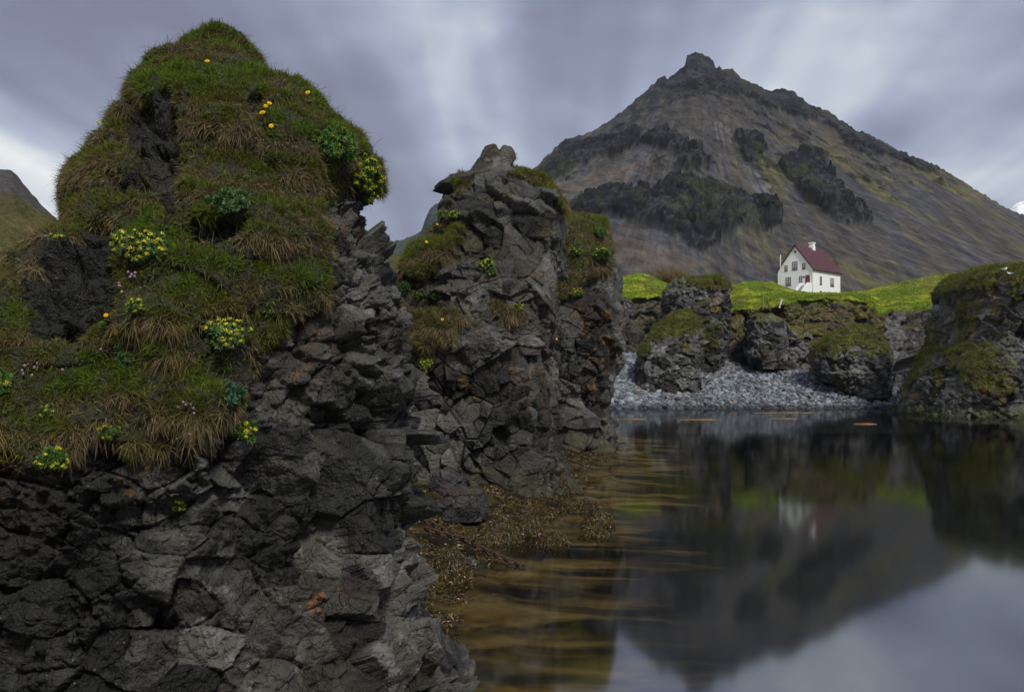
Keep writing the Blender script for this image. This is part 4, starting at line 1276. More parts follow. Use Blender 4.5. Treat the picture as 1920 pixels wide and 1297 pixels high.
def roseroot(px, py, wpx, hpx, heads, frac, label, names, tint=(0.085, 0.165, 0.036), yellow=(0.74, 0.64, 0.045), seed=0, side=None):
    rng = np.random.default_rng(1000 + int(px * 7 + py))
    p, n = spot(px, py, names)
    s = p[1] / F
    rw, rh_ = wpx / 1.75 * s, hpx / 1.75 * s
    axis = unit(n * 0.8 + np.array([0, -0.35, 0.55]))
    b, c, a = frame(axis)
    # leaf heads over a dome that is as wide as the plant
    k = np.arange(heads)
    ph = k * 2.39996 + rng.normal(0, 0.25, heads)
    el = np.sqrt((k + 0.5) / heads) * 1.25 + rng.normal(0, 0.07, heads)
    dirs = (np.sin(el) * np.cos(ph))[:, None] * b + (np.sin(el) * np.sin(ph))[:, None] * c + np.cos(el)[:, None] * a
    dirs = unit(dirs)
    R = np.array([rw, (rw + rh_) / 2, rh_])
    cen = dirs * R * (0.60 + 0.42 * rng.random((heads, 1))) + axis * 0.15 * rw
    hr_ = max(rw, rh_) * min(0.62, 1.55 / math.sqrt(heads)) * (0.65 + 0.6 * rng.random(heads))
    LV, LF, LC = [], [], []
    nl = 30
    base = 0
    for h in range(heads):
        ab = unit(dirs[h] + rng.normal(0, 0.12, 3) + np.array([0, 0, 0.25]))
        e1, e2, e3 = frame(ab)
        i = np.arange(nl)
        az = i * 2.39996
        inc = 0.25 + 1.55 * (i / nl) ** 0.8
        ld = (np.sin(inc) * np.cos(az))[:, None] * e1 + (np.sin(inc) * np.sin(az))[:, None] * e2 + np.cos(inc)[:, None] * e3
        wd = unit(np.cross(ld, e3))
        ll = hr_[h] * (0.75 + 0.4 * i / nl) * (0.85 + 0.3 * rng.random(nl))
        root = cen[h] - e3 * hr_[h] * 0.75 * (i / nl)[:, None]
        v0 = root
        v1 = root + ld * (ll * 0.6)[:, None] + wd * (ll * 0.20)[:, None] + e3 * (ll * .06)[:, None]
        v2 = root + ld * ll[:, None] + e3 * (ll * 0.22)[:, None]
        v3 = root + ld * (ll * 0.6)[:, None] - wd * (ll * 0.20)[:, None] + e3 * (ll * .06)[:, None]
        LV.append(np.stack([v0, v1, v2, v3], 1).reshape(-1, 3))
        LF.append(np.arange(nl)[:, None] * 4 + np.array([[0, 1, 2, 3]]) + base)
        base += nl * 4
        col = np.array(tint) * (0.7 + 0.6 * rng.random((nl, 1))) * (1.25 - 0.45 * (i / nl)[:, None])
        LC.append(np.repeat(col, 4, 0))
    root = empty('roseroot_plant', p)
    tag(root, label, 'plant', 'roseroot plants growing on the rocks')
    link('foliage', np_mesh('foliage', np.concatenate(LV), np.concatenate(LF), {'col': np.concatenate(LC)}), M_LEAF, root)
    sel = rng.random(heads)
    if side is not None:      # flowers on one flank only
        sel = np.where((dirs * np.array(side)).sum(1) > 0.05, sel * 0.6, sel * 3)
    fl = np.nonzero(sel < frac)[0]
    if frac > 0 and len(fl) == 0:
        fl = np.array([0])
    if len(fl):
        cs, rs, cl = [], [], []
        for h in fl:
            m = 15
            q = unit(rng.normal(size=(m, 3)) + dirs[h] * 0.9)
            cs.append(cen[h] + dirs[h] * hr_[h] * 0.22 + q * hr_[h] * 0.34)
            rs.append(np.full(m, hr_[h] * 0.165))
            cl.append(np.array(yellow) * (0.65 + 0.5 * rng.random((m, 1))) * np.array([1, 0.9 + 0.15 * rng.random(), 1]))
        V, Fc, C = blobs(np.concatenate(cs), np.concatenate(rs), np.concatenate(cl))
        link('blossoms', np_mesh('blossoms', V, Fc, {'col': C}), M_PETAL, root)
    return root


FR, S2, S3, S4 = ['sea_stack'], ['sea_stack.001'], ['sea_stack.002'], ['sea_stack.003']
BLUE = (0.088, 0.158, 0.052)
roseroot(628, 288, 90, 74, 75, 0.30, 'largest dark green dome-shaped roseroot under the right shoulder of the closest stack', FR, yellow=(0.30, 0.32, 0.03))
roseroot(679, 338, 62, 82, 60, 1.0, 'roseroot cushion crowded with small yellow heads, hanging below the largest green one', FR, yellow=(0.62, 0.52, 0.02))
roseroot(434, 390, 72, 54, 42, 0.0, 'bluish green flowerless roseroot cushion in the middle of the closest stack', FR, tint=BLUE)
roseroot(273, 478, 92, 64, 46, 0.85, 'broad roseroot smothered in golden yellow heads beside a bare dark hollow', FR, tint=BLUE)
roseroot(234, 467, 34, 56, 16, 0.75, 'sparse upright yellow roseroot just left of the broad golden one', FR)
roseroot(112, 456, 30, 36, 9, 0.5, 'tiny yellow-budded roseroot alone on bare soil near the stack\'s left outline', FR)
roseroot(259, 581, 36, 32, 20, 0.7, 'small compact roseroot with yellow heads above two orange dandelions', FR)
roseroot(424, 632, 88, 58, 46, 0.75, 'large blue-green roseroot with yellow heads on one half, under an overhanging straw lip', FR, tint=BLUE, side=(1, 0, 0.3))
roseroot(238, 675, 42, 50, 26, 0.0, 'upright green flowerless roseroot in the grass of the lower slope', FR, tint=BLUE)
roseroot(434, 745, 36, 44, 13, 0.0, 'loose roseroot of round blue-green rosettes at the turf\'s lower right corner', FR, tint=(0.06, 0.125, 0.075))
roseroot(96, 773, 34, 32, 14, 0.75, 'low roseroot with bright yellow heads in dry straw near the left picture edge', FR)
roseroot(206, 815, 34, 36, 16, 0.7, 'roseroot with orange-tinged yellow heads at the lower edge of the straw', FR, yellow=(0.70, 0.42, 0.03))
roseroot(98, 862, 48, 52, 22, 0.65, 'wide straggling yellow-headed roseroot at the bottom of the turf', FR)
roseroot(250, 853, 34, 30, 12, 0.45, 'small pale roseroot with few yellow heads above an orange lichen patch', FR)
roseroot(454, 815, 50, 42, 18, 0.7, 'roseroot with bright yellow heads standing out on bare rock below the turf', FR)
roseroot(336, 943, 18, 24, 8, 0.9, 'tiny yellow roseroot alone on the dark rock face, lowest of all', FR)
roseroot(3, 720, 34, 50, 16, 0.6, 'yellow roseroot cut by the left picture edge', FR)
roseroot(11, 862, 14, 12, 5, 0.5, 'smallest roseroot sprig at the left picture edge beside orange moss', FR)
roseroot(625, 383, 24, 24, 9, 0.0, 'little pale green roseroot on the dark overhung rock under the right shoulder', FR, tint=(0.07, 0.14, 0.06))
roseroot(686, 690, 12, 16, 4, 0.0, 'single pale green rosette on the shaded rock edge of the closest stack', FR, tint=(0.09, 0.17, 0.08))
roseroot(832, 408, 22, 22, 26, 0.3, 'dark green round roseroot at the left shoulder of the notched stack', S2, yellow=(0.4, 0.4, 0.03))
roseroot(853, 407, 22, 16, 22, 0.95, 'pale yellow roseroot touching the dark green one on the notched stack', S2)
roseroot(914, 499, 32, 18, 26, 0.7, 'flat yellow-green roseroot across the middle of the notched stack', S2)
roseroot(924, 512, 20, 12, 14, 0.15, 'plain green roseroot tucked under the flat yellow-green one', S2)
roseroot(814, 554, 40, 26, 55, 0.25, 'round reddish-green roseroot cushion low on the notched stack\'s left side', S2, tint=(0.06, 0.105, 0.035), yellow=(0.32, 0.16, 0.03))
roseroot(787, 556, 26, 20, 28, 0.2, 'smaller cushion joined to the left of the round reddish-green roseroot', S2, tint=(0.06, 0.105, 0.035), yellow=(0.32, 0.16, 0.03))
roseroot(763, 541, 28, 18, 30, 0.2, 'flat green cushion of roseroot against the dark edge of the closest stack', S2, tint=(0.055, 0.105, 0.035), yellow=(0.32, 0.16, 0.03))
roseroot(972, 578, 18, 14, 16, 0.8, 'yellow roseroot above the blocky column ends of the notched stack', S2)
roseroot(799, 687, 24, 28, 28, 0.85, 'hanging yellow-dotted roseroot on the shaded lower face of the notched stack', S2, yellow=(0.6, 0.5, 0.02))
roseroot(1080, 475, 24, 18, 24, 0.35, 'round green roseroot in the turf of the narrow stack', S3, tint=(0.07, 0.15, 0.03))
roseroot(1124, 481, 34, 26, 34, 0.2, 'larger green roseroot bush on the narrow stack\'s outer edge', S3, tint=(0.06, 0.13, 0.03))
roseroot(1082, 551, 24, 16, 22, 0.7, 'yellowish roseroot at the foot of the narrow stack\'s turf', S3)
roseroot(1122, 440, 26, 22, 30, 0.0, 'bright green leafy clump on the top edge of the narrow stack', S3, tint=(0.08, 0.17, 0.03))


def stalk(g, p, q, r):
    p, q = np.array(p), np.array(q)
    m = (p + q) / 2 + np.array([0.01, 0, 0.006])
    g.tube([tuple(p), tuple(m), tuple(q)], [r, r * .9, r * .8], 5)


M_STALK = simple('flower_stalk', (0.10, 0.13, 0.035), 0.6)


def dandelion(px, py, hpx, label, names, dpx=8.5, col=(0.85, 0.52, 0.015), face=(0.1, -0.75, 0.65)):
    """one yellow daisy-like head on a stalk with a few toothed leaves; (px, py) is the head, hpx the stalk's height in the picture"""
    rng = np.random.default_rng(int(px * 13 + py))
    p, n = spot(px, py + hpx, names)
    s = p[1] / F
    root = empty('dandelion', p)
    tag(root, label, 'flower', 'dandelions on the rocks')
    head = np.array([0, -0.03, 0]) + np.array([0, -0.04, hpx * s])
    g = Geo()
    stalk(g, (0, 0, -0.02), head, 0.0035)
    g.build('stem', M_STALK, root, True)
    b, c, a = frame(np.array(face) + rng.normal(0, .15, 3))
    r = dpx / 2 * s
    V, Fc, C, base = [], [], [], 0
    for ring, (np_, rr, lift) in enumerate([(22, 1.0, 0.05), (18, 0.75, 0.2), (12, 0.45, 0.33)]):
        for i in range(np_):
            an = 2 * math.pi * i / np_ + ring * 0.2
            d = math.cos(an) * b + math.sin(an) * c
            t_ = -math.sin(an) * b + math.cos(an) * c
            L, w_ = r * rr, r * rr * 0.14
            o_ = head + a * r * (0.05 + lift * 0.6)
            V += [o_ + d * L * .1 - t_ * w_ * .5, o_ + d * L * .1 + t_ * w_ * .5, o_ + d * L + t_ * w_ + a * r * lift, o_ + d * L - t_ * w_ + a * r * lift]
            Fc.append([base, base + 1, base + 2, base + 3])
            C += [np.array(col) * (0.8 + .35 * rng.random())] * 4
            base += 4
    link('flower_head', np_mesh('flower_head', np.array(V), np.array(Fc), {'col': np.array(C)}), M_PETAL, root)
    m = 9
    R = np.zeros((m, 3))
    az = rng.random(m) * 6.28
    D = unit(np.stack([np.cos(az), np.sin(az) - .3, 0.6 + 0 * az], -1))
    v, f, cc = blade_arrays(R, D, 0.08 + .06 * rng.random(m), np.full(m, 0.022), np.full(m, 0.6), np.array([0.05, 0.11, 0.02]) * (0.7 + .6 * rng.random((m, 1))), rng)
    link('leaves', np_mesh('leaves', v, f, {'col': cc}), M_LEAF, root)


dandelion(393, 120, 24, 'lone dandelion nearest the summit of the closest stack', FR)
dandelion(509, 197, 36, 'upper right dandelion of the four on the grassy ledge', FR)
dandelion(503, 202, 32, 'dandelion tucked left of and touching the upper right one on the ledge', FR)
dandelion(496, 215, 26, 'dandelion with the widest head on the grassy ledge', FR, dpx=11)
dandelion(512, 240, 14, 'lowest dandelion of the four on the grassy ledge', FR)
dandelion(580, 178, 16, 'dandelion against the sky on the right outline of the closest stack', FR, dpx=9)
dandelion(182, 226, 16, 'dandelion against the sky on the left outline of the closest stack', FR, dpx=9)
dandelion(206, 592, 12, 'small orange dandelion beside bare soil in the middle of the slope', FR, dpx=8, col=(0.85, 0.40, 0.012))
dandelion(224, 622, 14, 'tall-headed orange dandelion facing sideways below the small orange one', FR, dpx=11, col=(0.85, 0.38, 0.012), face=(0.9, -0.3, 0.2))
dandelion(800, 454, 10, 'dandelion on the green shoulder of the notched stack', S2, dpx=6)
dandelion(821, 421, 8, 'dandelion on the left outline of the notched stack', S2, dpx=6)
dandelion(830, 599, 9, 'orange-yellow dandelion in dry grass low on the notched stack', S2, dpx=6)
dandelion(1054, 640, 7, 'small yellow dandelion in the gap between the notched and narrow stacks', S2, dpx=5)


def thrift(px, py, label, hpx=11, dpx=6):
    rng = np.random.default_rng(int(px * 17 + py))
    p, n = spot(px, py + hpx, FR)
    s = p[1] / F
    root = empty('thrift_flower', p)
    tag(root, label, 'flower', 'pink thrift flowers in the turf')
    head = np.array([0, -0.05, hpx * s])
    g = Geo()
    stalk(g, (0, 0, -0.02), head, 0.0022)
    g.build('stem', M_STALK, root, True)
    m = 26
    q = unit(rng.normal(size=(m, 3)) + np.array([0, 0, .4]))
    V, Fc, C = blobs(head + q * dpx * s * 0.32, np.full(m, dpx * s * 0.2), np.array([0.52, 0.33, 0.50]) * (0.7 + .5 * rng.random((m, 1))))
    link('flower_head', np_mesh('flower_head', V, Fc, {'col': C}), M_PETAL, root)


T1 = 'pink thrift flower in the loose cluster just below the broad golden roseroot'
for q in ((246, 512), (252, 516), (258, 513), (249, 521), (257, 520)):
    thrift(*q, T1)
T2 = 'pink thrift flower on a hanging stalk between the golden roseroot and the compact one'
for q in ((225, 531), (229, 537), (234, 547)):
    thrift(*q, T2)
T3 = 'pink thrift flower in the scattered group left of the flowerless upright roseroot'
for q in ((47, 695), (53, 685), (50, 700), (70, 688), (76, 680), (66, 703)):
    thrift(*q, T3, 8, 5)
thrift(124, 692, 'single pink thrift flower right of the scattered group on the lower slope', 8, 5)
thrift(195, 654, 'single pale thrift flower just left of the flowerless upright roseroot', 8, 5)
T4 = 'pale pink thrift flower in the little bunch above the lowest green patch'
for q in ((340, 763), (346, 753), (353, 758), (362, 757), (366, 764), (368, 773)):
    thrift(*q, T4, 9, 5)
thrift(335, 820, 'pale thrift flower in straw at the turf\'s lower edge, the lower of a pair', 8, 5)
thrift(359, 814, 'pale thrift flower in straw at the turf\'s lower edge, the higher of a pair', 8, 5)

# ------------------------------------------------------------------ seaweed along the shore
WR = np.array([0.022, 0.016, 0.006])
WR2 = np.array([0.15, 0.105, 0.025])


def wrack_col(n, rng):
    return (WR + (WR2 - WR) * rng.random((n, 1)) ** 2.6) * (0.6 + 0.8 * rng.random((n, 1)))


def wrack():
    rng = np.random.default_rng(77)
    d, Y = BED_D, BED_P[..., 1]
    dens = (sstep(d, 0.35, 0.0) * (BED_P[..., 2] > -0.07) * (d > -3.0) * (Y > 8) * (Y < 42)).astype(np.float32)
    dens = dens * (0.04 + (fbm(BED_P / 0.6 + 3, 4) > -0.02))
    R, N, _ = scatter(BED_P, BED_N, dens / (1 + (Y / 16) ** 2), 90000, False, rng)
    n = len(R)
    cv = unit(np.stack([perlin(R / 0.3 + 3), perlin(R / 0.3 + 43), perlin(R / 0.3 + 83)], -1))
    D = unit(N * 0.45 + cv * 0.9 + rng.normal(0, 0.3, (n, 3)) + np.array([0.25, -0.3, 0.1]))
    b = blade_arrays(R, D, 0.04 + 0.12 * rng.random(n) ** 2, 0.014 + 0.014 * rng.random(n), 0.5 + 0.5 * rng.random(n), wrack_col(n, rng), rng, 0.6, tip=(1.5, 1.4, 1.1))
    blades_object('seaweed', [b], M_WRACK, 'brown wrack seaweed covering the shore between the stacks', cat='seaweed')


wrack()
M_WROCK = simple('weedy_rock', (0.022, 0.017, 0.009), 0.5, 0.4, (9, 0.6, 0.05), 0.5, 6)
M_WPEBB = simple('shore_ground', (0.02, 0.018, 0.014), 0.6, 0.3, (6, 0.7, 0.08), 0.5, 5)


def weed_mound(px, py, wpx, hpx, label):
    """a low rock hung all over with wrack; (px, py) is the middle of its water line"""
    rng = np.random.default_rng(int(px + py * 3))
    Y = CAMH * F / (py - HY)
    c = np.array([(px - CX) / F * Y, Y, -0.02])
    rx, h = wpx / 2 / F * Y, hpx / F * Y
    V, Fc = ico(4)
    V = V * np.array([rx, rx * 0.8, h])
    V = V * (1 + 0.35 * fbm((V + c) / (rx * 0.9), 3)[:, None] + 0.12 * fbm((V + c) / (rx * 0.25), 2)[:, None])
    root = empty('seaweed_mound', c)
    tag(root, label, 'seaweed', 'seaweed-hung rocks in the shallows')
    link('rock', np_mesh('rock', V, Fc, None, True), M_WROCK, root)
    Nn = unit(V / np.array([rx, rx * .8, h]) ** 2)
    a = V[Fc]
    ar = np.linalg.norm(np.cross(a[:, 1] - a[:, 0], a[:, 2] - a[:, 0]), axis=1) * (a[:, :, 2].mean(1) > -0.05)
    n = int(2500 + 60 * wpx)
    k = rng.choice(len(Fc), n, p=ar / ar.sum())
    u = rng.dirichlet([1, 1, 1], n)
    R = (a[k] * u[..., None]).sum(1)
    N = unit(Nn[Fc[k]].mean(1))
    D = unit(N * 0.6 + rng.normal(0, 0.75, (n, 3)))
    v, f, cc = blade_arrays(R, D, (0.03 + 0.04 * rng.random(n)) * min(1.0, 0.5 + rx), 0.012 + 0.010 * rng.random(n), 0.6 + 0.5 * rng.random(n), wrack_col(n, rng), rng, 0.6, tip=(1.6, 1.5, 1.1))
    link('fronds', np_mesh('fronds', v, f, {'col': cc}), M_WRACK, root)


weed_mound(845, 1086, 74, 60, 'tall dark mound of wrack against the foot of the closest stack')
weed_mound(935, 1012, 84, 40, 'wide mound of wrack touching the shore behind the chains')
weed_mound(985, 1000, 64, 38, 'rounded mound of golden brown wrack at the outer end of the shore')
weed_mound(1036, 1018, 56, 22, 'flat wrack-covered rock in the water beyond the shore')
weed_mound(1105, 958, 78, 20, 'long low wrack-covered rock, farthest out of the three in open water')
weed_mound(1122, 985, 58, 34, 'humped wrack-covered rock in open water, between two lower ones')
weed_mound(1115, 1003, 54, 18, 'small dark wrack-covered rock, nearest of the three in open water')
weed_mound(900, 960, 70, 36, 'mound of wrack at the foot of the notched stack')
weed_mound(1040, 925, 76, 30, 'skirt of wrack round the outer corner of the notched stack')
weed_mound(1128, 856, 60, 10, 'flat strip of wrack under the narrow stack')


def chain(pts, link_len, rad, label):
    pts = [np.array(p, float) for p in pts]
    seg = [np.linalg.norm(b - a) for a, b in zip(pts, pts[1:])]
    tot = sum(seg)
    cum = np.concatenate([[0], np.cumsum(seg)])
    n = int(tot / (link_len * 0.72))
    g = Geo()
    for i in range(n):
        s0 = tot * (i + 0.5) / n
        p = np.array([np.interp(s0, cum, [q[k] for q in pts]) for k in range(3)])
        p2 = np.array([np.interp(s0 + 0.01, cum, [q[k] for q in pts]) for k in range(3)])
        p1 = np.array([np.interp(s0 - 0.01, cum, [q[k] for q in pts]) for k in range(3)])
        b, c, a = frame(p2 - p1)
        ang = 0.4 + (math.pi / 2 if i % 2 else 0)
        sd_ = b * math.cos(ang) + c * math.sin(ang)
        hl, hw = link_len * 0.5 - rad, link_len * 0.30
        loop = []
        for k in range(12):
            t_ = 2 * math.pi * k / 12
            x_ = (hl - hw) * (1 if math.cos(t_) > 0 else -1) + hw * math.cos(t_)
            loop.append(p + a * x_ + sd_ * hw * math.sin(t_))
        base = len(g.v)
        m = 6
        for k in range(12):
            d = unit(loop[(k + 1) % 12] - loop[k - 1])
            nn = np.cross(d, np.cross(a, sd_))
            up = np.cross(a, sd_)
            for j in range(m):
                t_ = 2 * math.pi * j / m
                g.v.append(tuple(loop[k] + (nn * math.cos(t_) + up * math.sin(t_)) * rad))
        for k in range(12):
            for j in range(m):
                g.f.append((base + k * m + j, base + k * m + (j + 1) % m, base + ((k + 1) % 12) * m + (j + 1) % m, base + ((k + 1) % 12) * m + j))
    o = g.build('rusty_chain', M_RUST, None, True)
    tag(o, label, 'chain', 'chains running into the water')


M_RUST = simple('rusted_iron', (0.052, 0.029, 0.020), 0.8, 0.3, (60, 0.6, 0.004), 0.5, 30)
chain([at(792, 972, 15.3), at(840, 996, 15.0), at(890, 1022, 14.8), at(930, 1040, 14.6), at(985, 1064, 14.3)], 0.145, 0.017, 'long rusty chain running from the closest stack down into the water')
chain([at(796, 990, 14.8), at(822, 998, 14.7), at(850, 1006, 14.6), at(880, 1012, 14.7), at(900, 1008, 15.0)], 0.145, 0.017, 'shorter rusty chain looped over the seaweed below the long one')


def floating(px, py, wpx, dpt, label):
    rng = np.random.default_rng(int(px))
    Y = CAMH * F / (py - HY)
    c = ((px - CX) / F * Y, Y, 0.004)
    n = 64
    a = np.linspace(0, 2 * np.pi, n, endpoint=False)
    r = 1 + 0.5 * fbm(np.stack([np.cos(a) * 1.4 + px, np.sin(a) * 1.4, 0 * a], -1), 3)
    rx = wpx / 2 / F * Y
    rings, V = 6, [[0, 0, 0.05]]
    for i in range(1, rings + 1):
        t_ = i / rings
        z = 0.05 * (1 - t_ ** 2) - 0.01 * (i == rings)
        V += [[rx * t_ * r[k] * math.cos(a[k]), dpt * t_ * r[k] * math.sin(a[k]), z + 0.012 * rng.normal() * (i < rings)] for k in range(n)]
    Fc3 = np.array([[0, 1 + k, 1 + (k + 1) % n] for k in range(n)])
    Fc4 = np.array([[1 + i * n + k, 1 + (i + 1) * n + k, 1 + (i + 1) * n + (k + 1) % n, 1 + i * n + (k + 1) % n] for i in range(rings - 1) for k in range(n)])
    o = link('floating_seaweed', np_mesh('floating_seaweed', np.array(V), [Fc3, Fc4], None, True), M_FLOAT)
    o.location = c
    tag(o, label, 'seaweed', 'patches of weed afloat below the beach')


M_FLOAT = simple('floating_weed', (0.16, 0.105, 0.04), 0.7, 0.2, (3, 0.5, 0.05), 0.4, 2)
floating(1312, 787, 90, 0.45, 'long streak of weed afloat below the small pointed stack')
floating(1470, 785, 62, 0.5, 'patch of weed afloat below the middle of the pebble beach')
floating(1622, 795, 46, 0.4, 'small patch of weed afloat below the mossy boulder')
floating(1186, 786, 60, 0.4, 'streak of weed afloat just off the narrow stack')
floating(1475, 774, 120, 0.4, 'thin line of weed close under the pebbles')

# ------------------------------------------------------------------ house
HA = math.radians(47)
HL, HWD = 10.2, 6.8
hc = at(1524.5, 551, 150)
house = empty('house', (hc[0], hc[1], hc[2]), math.radians(90) - HA)
tag(house, 'white house with dark red roof and chimney standing alone on the meadow', 'house')
M_WALL = simple('white_render', (0.80, 0.80, 0.80), 0.75, 0.2, (6, 0.25, 0.03), 0.03, 1.2)
M_ROOF, t = new_mat('red_sheet_roof')
g = t.n('ShaderNodeTexCoord').outputs['Object']
nz = t.noise(g, 1.3, 5, 0.6)
c = t.mix(t.smooth(nz, 0.3, 0.7), (0.058, 0.010, 0.015), (0.082, 0.016, 0.021))
wv = t.n('ShaderNodeTexWave', {'Vector': g, 'Scale': 2.6, 'Distortion': 0.0}, bands_direction='X').outputs['Fac']
out(t, t.n('ShaderNodeBsdfPrincipled', {'Base Color': c, 'Roughness': 0.5, 'Normal': t.n('ShaderNodeBump', {'Height': wv, 'Strength': 0.5, 'Distance': 0.03}).outputs[0]}).outputs[0])
M_TRIM = simple('red_brown_paint', (0.13, 0.03, 0.026), 0.5, 0.3)
M_DOOR = simple('red_door_paint', (0.17, 0.03, 0.028), 0.45, 0.3)
M_DARK = simple('dark_eaves', (0.03, 0.02, 0.02), 0.7)
M_PANE, t = new_mat('window_pane')
out(t, t.n('ShaderNodeBsdfPrincipled', {'Base Color': (0.10, 0.125, 0.13), 'Roughness': 0.06, 'Specular IOR Level': 0.9, 'Coat Weight': 0.6, 'Coat Roughness': 0.03}).outputs[0])
M_CURT = simple('net_curtain', (0.42, 0.47, 0.50), 0.8, 0.2)
EH = 4.5            # eaves above the visible foot of the wall
FT = -1.2           # the wall goes on below ground
KR = 4.35 / (HWD / 2)
gw = Geo().prism([(0, FT), (HWD, FT), (HWD, EH), (HWD / 2, EH + KR * HWD / 2), (0, EH)], 0, 0.0, HL)
gw.build('wall', M_WALL, house)
o_, tk = 0.22, 0.16
rf = Geo().prism([(-o_, EH - KR * o_ + .02), (HWD / 2, EH + KR * HWD / 2 + .02), (HWD + o_, EH - KR * o_ + .02), (HWD + o_, EH - KR * o_ + .02 + tk), (HWD / 2, EH + KR * HWD / 2 + .02 + tk * 1.25), (-o_, EH - KR * o_ + .02 + tk)][::-1], 0, -0.25, HL + 0.25)
roof = rf.build('roof', M_ROOF, house)
for sx in (-0.285, HL + 0.252):
    bg_ = Geo()
    bg_.prism([(-o_ - .03, EH - KR * o_ - .10), (HWD / 2, EH + KR * HWD / 2 - .10), (HWD + o_ + .03, EH - KR * o_ - .10), (HWD + o_ + .03, EH - KR * o_ + .10), (HWD / 2, EH + KR * HWD / 2 + .16), (-o_ - .03, EH - KR * o_ + .10)][::-1], 0, sx, sx + .032)
    bg_.build('barge_board', M_DARK, roof)
rz = EH + KR * HWD / 2
cx_ = HL * 0.60
ch = Geo()
ch.box(cx_ - .48, HWD / 2 - .42, rz - 0.95, cx_ + .48, HWD / 2 + .42, rz + 0.42)
ch.box(cx_ - .42, HWD / 2 - .37, rz + 0.42, cx_ + .42, HWD / 2 + .37, rz + 0.98)
ch.box(cx_ - .53, HWD / 2 - .47, rz + 0.98, cx_ + .53, HWD / 2 + .47, rz + 1.16)
chm = ch.build('chimney', M_WALL, roof)


def window(side, u, z, w_, h_, bars_v, bars_h, curtain=True):
    """side 0: gable wall (u along the width), side 1: long wall (u along the length)"""
    def bx(g, u0, z0, u1, z1, d0, d1):
        if side == 0:
            g.box(-d1, u0, z0, -d0, u1, z1)
        else:
            g.box(u0, -d1, z0, u1, -d0, z1)
    fr_ = Geo()
    b = 0.085
    bx(fr_, u - w_ / 2, z - h_ / 2, u - w_ / 2 + b, z + h_ / 2, .002, .05)
    bx(fr_, u + w_ / 2 - b, z - h_ / 2, u + w_ / 2, z + h_ / 2, .002, .05)
    bx(fr_, u - w_ / 2 + b, z + h_ / 2 - b, u + w_ / 2 - b, z + h_ / 2, .002, .05)
    bx(fr_, u - w_ / 2 + b, z - h_ / 2, u + w_ / 2 - b, z - h_ / 2 + b, .002, .05)
    for q in bars_v:
        bx(fr_, u + q * w_ - .04, z - h_ / 2 + b, u + q * w_ + .04, z + h_ / 2 - b, .002, .045)
    for q in bars_h:
        bx(fr_, u - w_ / 2 + b, z + q * h_ - .035, u + w_ / 2 - b, z + q * h_ + .035, .004, .041)
    win = fr_.build('window', M_TRIM, house)
    p = Geo()
    bx(p, u - w_ / 2 + b, z - h_ / 2 + b, u + w_ / 2 - b, z + h_ / 2 - b, .001, .012)
    p.build('pane', M_PANE, win)
    if curtain:
        cg = Geo()
        bx(cg, u - w_ / 2 + b, z - h_ / 2 + b + 0.30 * h_, u + w_ / 2 - b, z + h_ / 2 - b, .012, .016)
        cg.build('curtain', M_CURT, win)
    s_ = Geo()
    bx(s_, u - w_ / 2 - .05, z - h_ / 2 - .08, u + w_ / 2 + .05, z - h_ / 2 - .004, .002, .09)
    s_.build('sill', M_TRIM, win)
    return win


G = lambda s: HWD * (1 - s)
window(0, G(.49), EH + .76, 1.0, 1.42, (0,), (.12,))
window(0, G(.24), EH + .46, .56, .98, (), (0.05,))
window(0, G(.745), EH + .55, .56, .98, (), (0.05,))
window(0, G(.305), EH - 1.95, 1.0, 1.45, (0,), (.12,))
window(0, G(.657), EH - 1.9, .56, 1.45, (), (.12,))
window(1, HL * .275, EH - 1.95, .66, 1.42, (), (.25,), False)
window(1, HL * .687, EH - 1.98, 1.3, 1.42, (0,), (.12,), True)
window(1, HL * .275, EH - 4.12, .66, .66, (), (), False)
window(1, HL * .687, EH - 4.12, 1.3, .66, (), (), False)
# small lozenge light in the gable
dg = Geo()
u0, z0, r0 = G(.5), EH + 3.25, 0.30
ring = [(u0 + r0 * math.cos(k * math.pi / 2), z0 + r0 * 1.05 * math.sin(k * math.pi / 2)) for k in range(4)]
inn = [(u0 + r0 * .68 * math.cos(k * math.pi / 2), z0 + r0 * .7 * math.sin(k * math.pi / 2)) for k in range(4)]
for k in range(4):
    a_, b_, c_, d_ = ring[k], ring[(k + 1) % 4], inn[(k + 1) % 4], inn[k]
    dg.prism([a_, b_, c_, d_], 0, -.045, -.002)
wl = dg.build('window', M_DARK, house)
wl['label'] = 'small lozenge window in the gable peak'
Geo().prism(inn, 0, -.014, -.001).build('pane', M_PANE, wl)
# door with panels
du = G(.85)
d_ = Geo().box(-.05, du - .42, EH - 2.98, -.002, du + .42, EH - 1.12)
for (a0, a1, b0, b1) in ((-.33, -.05, -2.8, -2.2), (.05, .33, -2.8, -2.2), (-.33, -.05, -2.05, -1.3), (.05, .33, -2.05, -1.3)):
    d_.box(-.065, du + a0, EH + b0, -.05, du + a1, EH + b1)
dr_ = d_.build('door', M_DOOR, house)
Geo().tube([(-.07, du + .34, EH - 2.12), (-.12, du + .34, EH - 2.12), (-.12, du + .24, EH - 2.12)], .018, 6).build('handle', simple('handle_metal', (.5, .45, .3), .3, metal=1.0), dr_)
pq = Geo().box(-.03, G(.74) - .20, EH - 1.50, -.002, G(.74) + .20, EH - 1.30)
pq.box(-.042, G(.74) - .10, EH - 1.54, -.03, G(.74) + .10, EH - 1.26)
pq.build('name_plaque', M_DOOR, house)
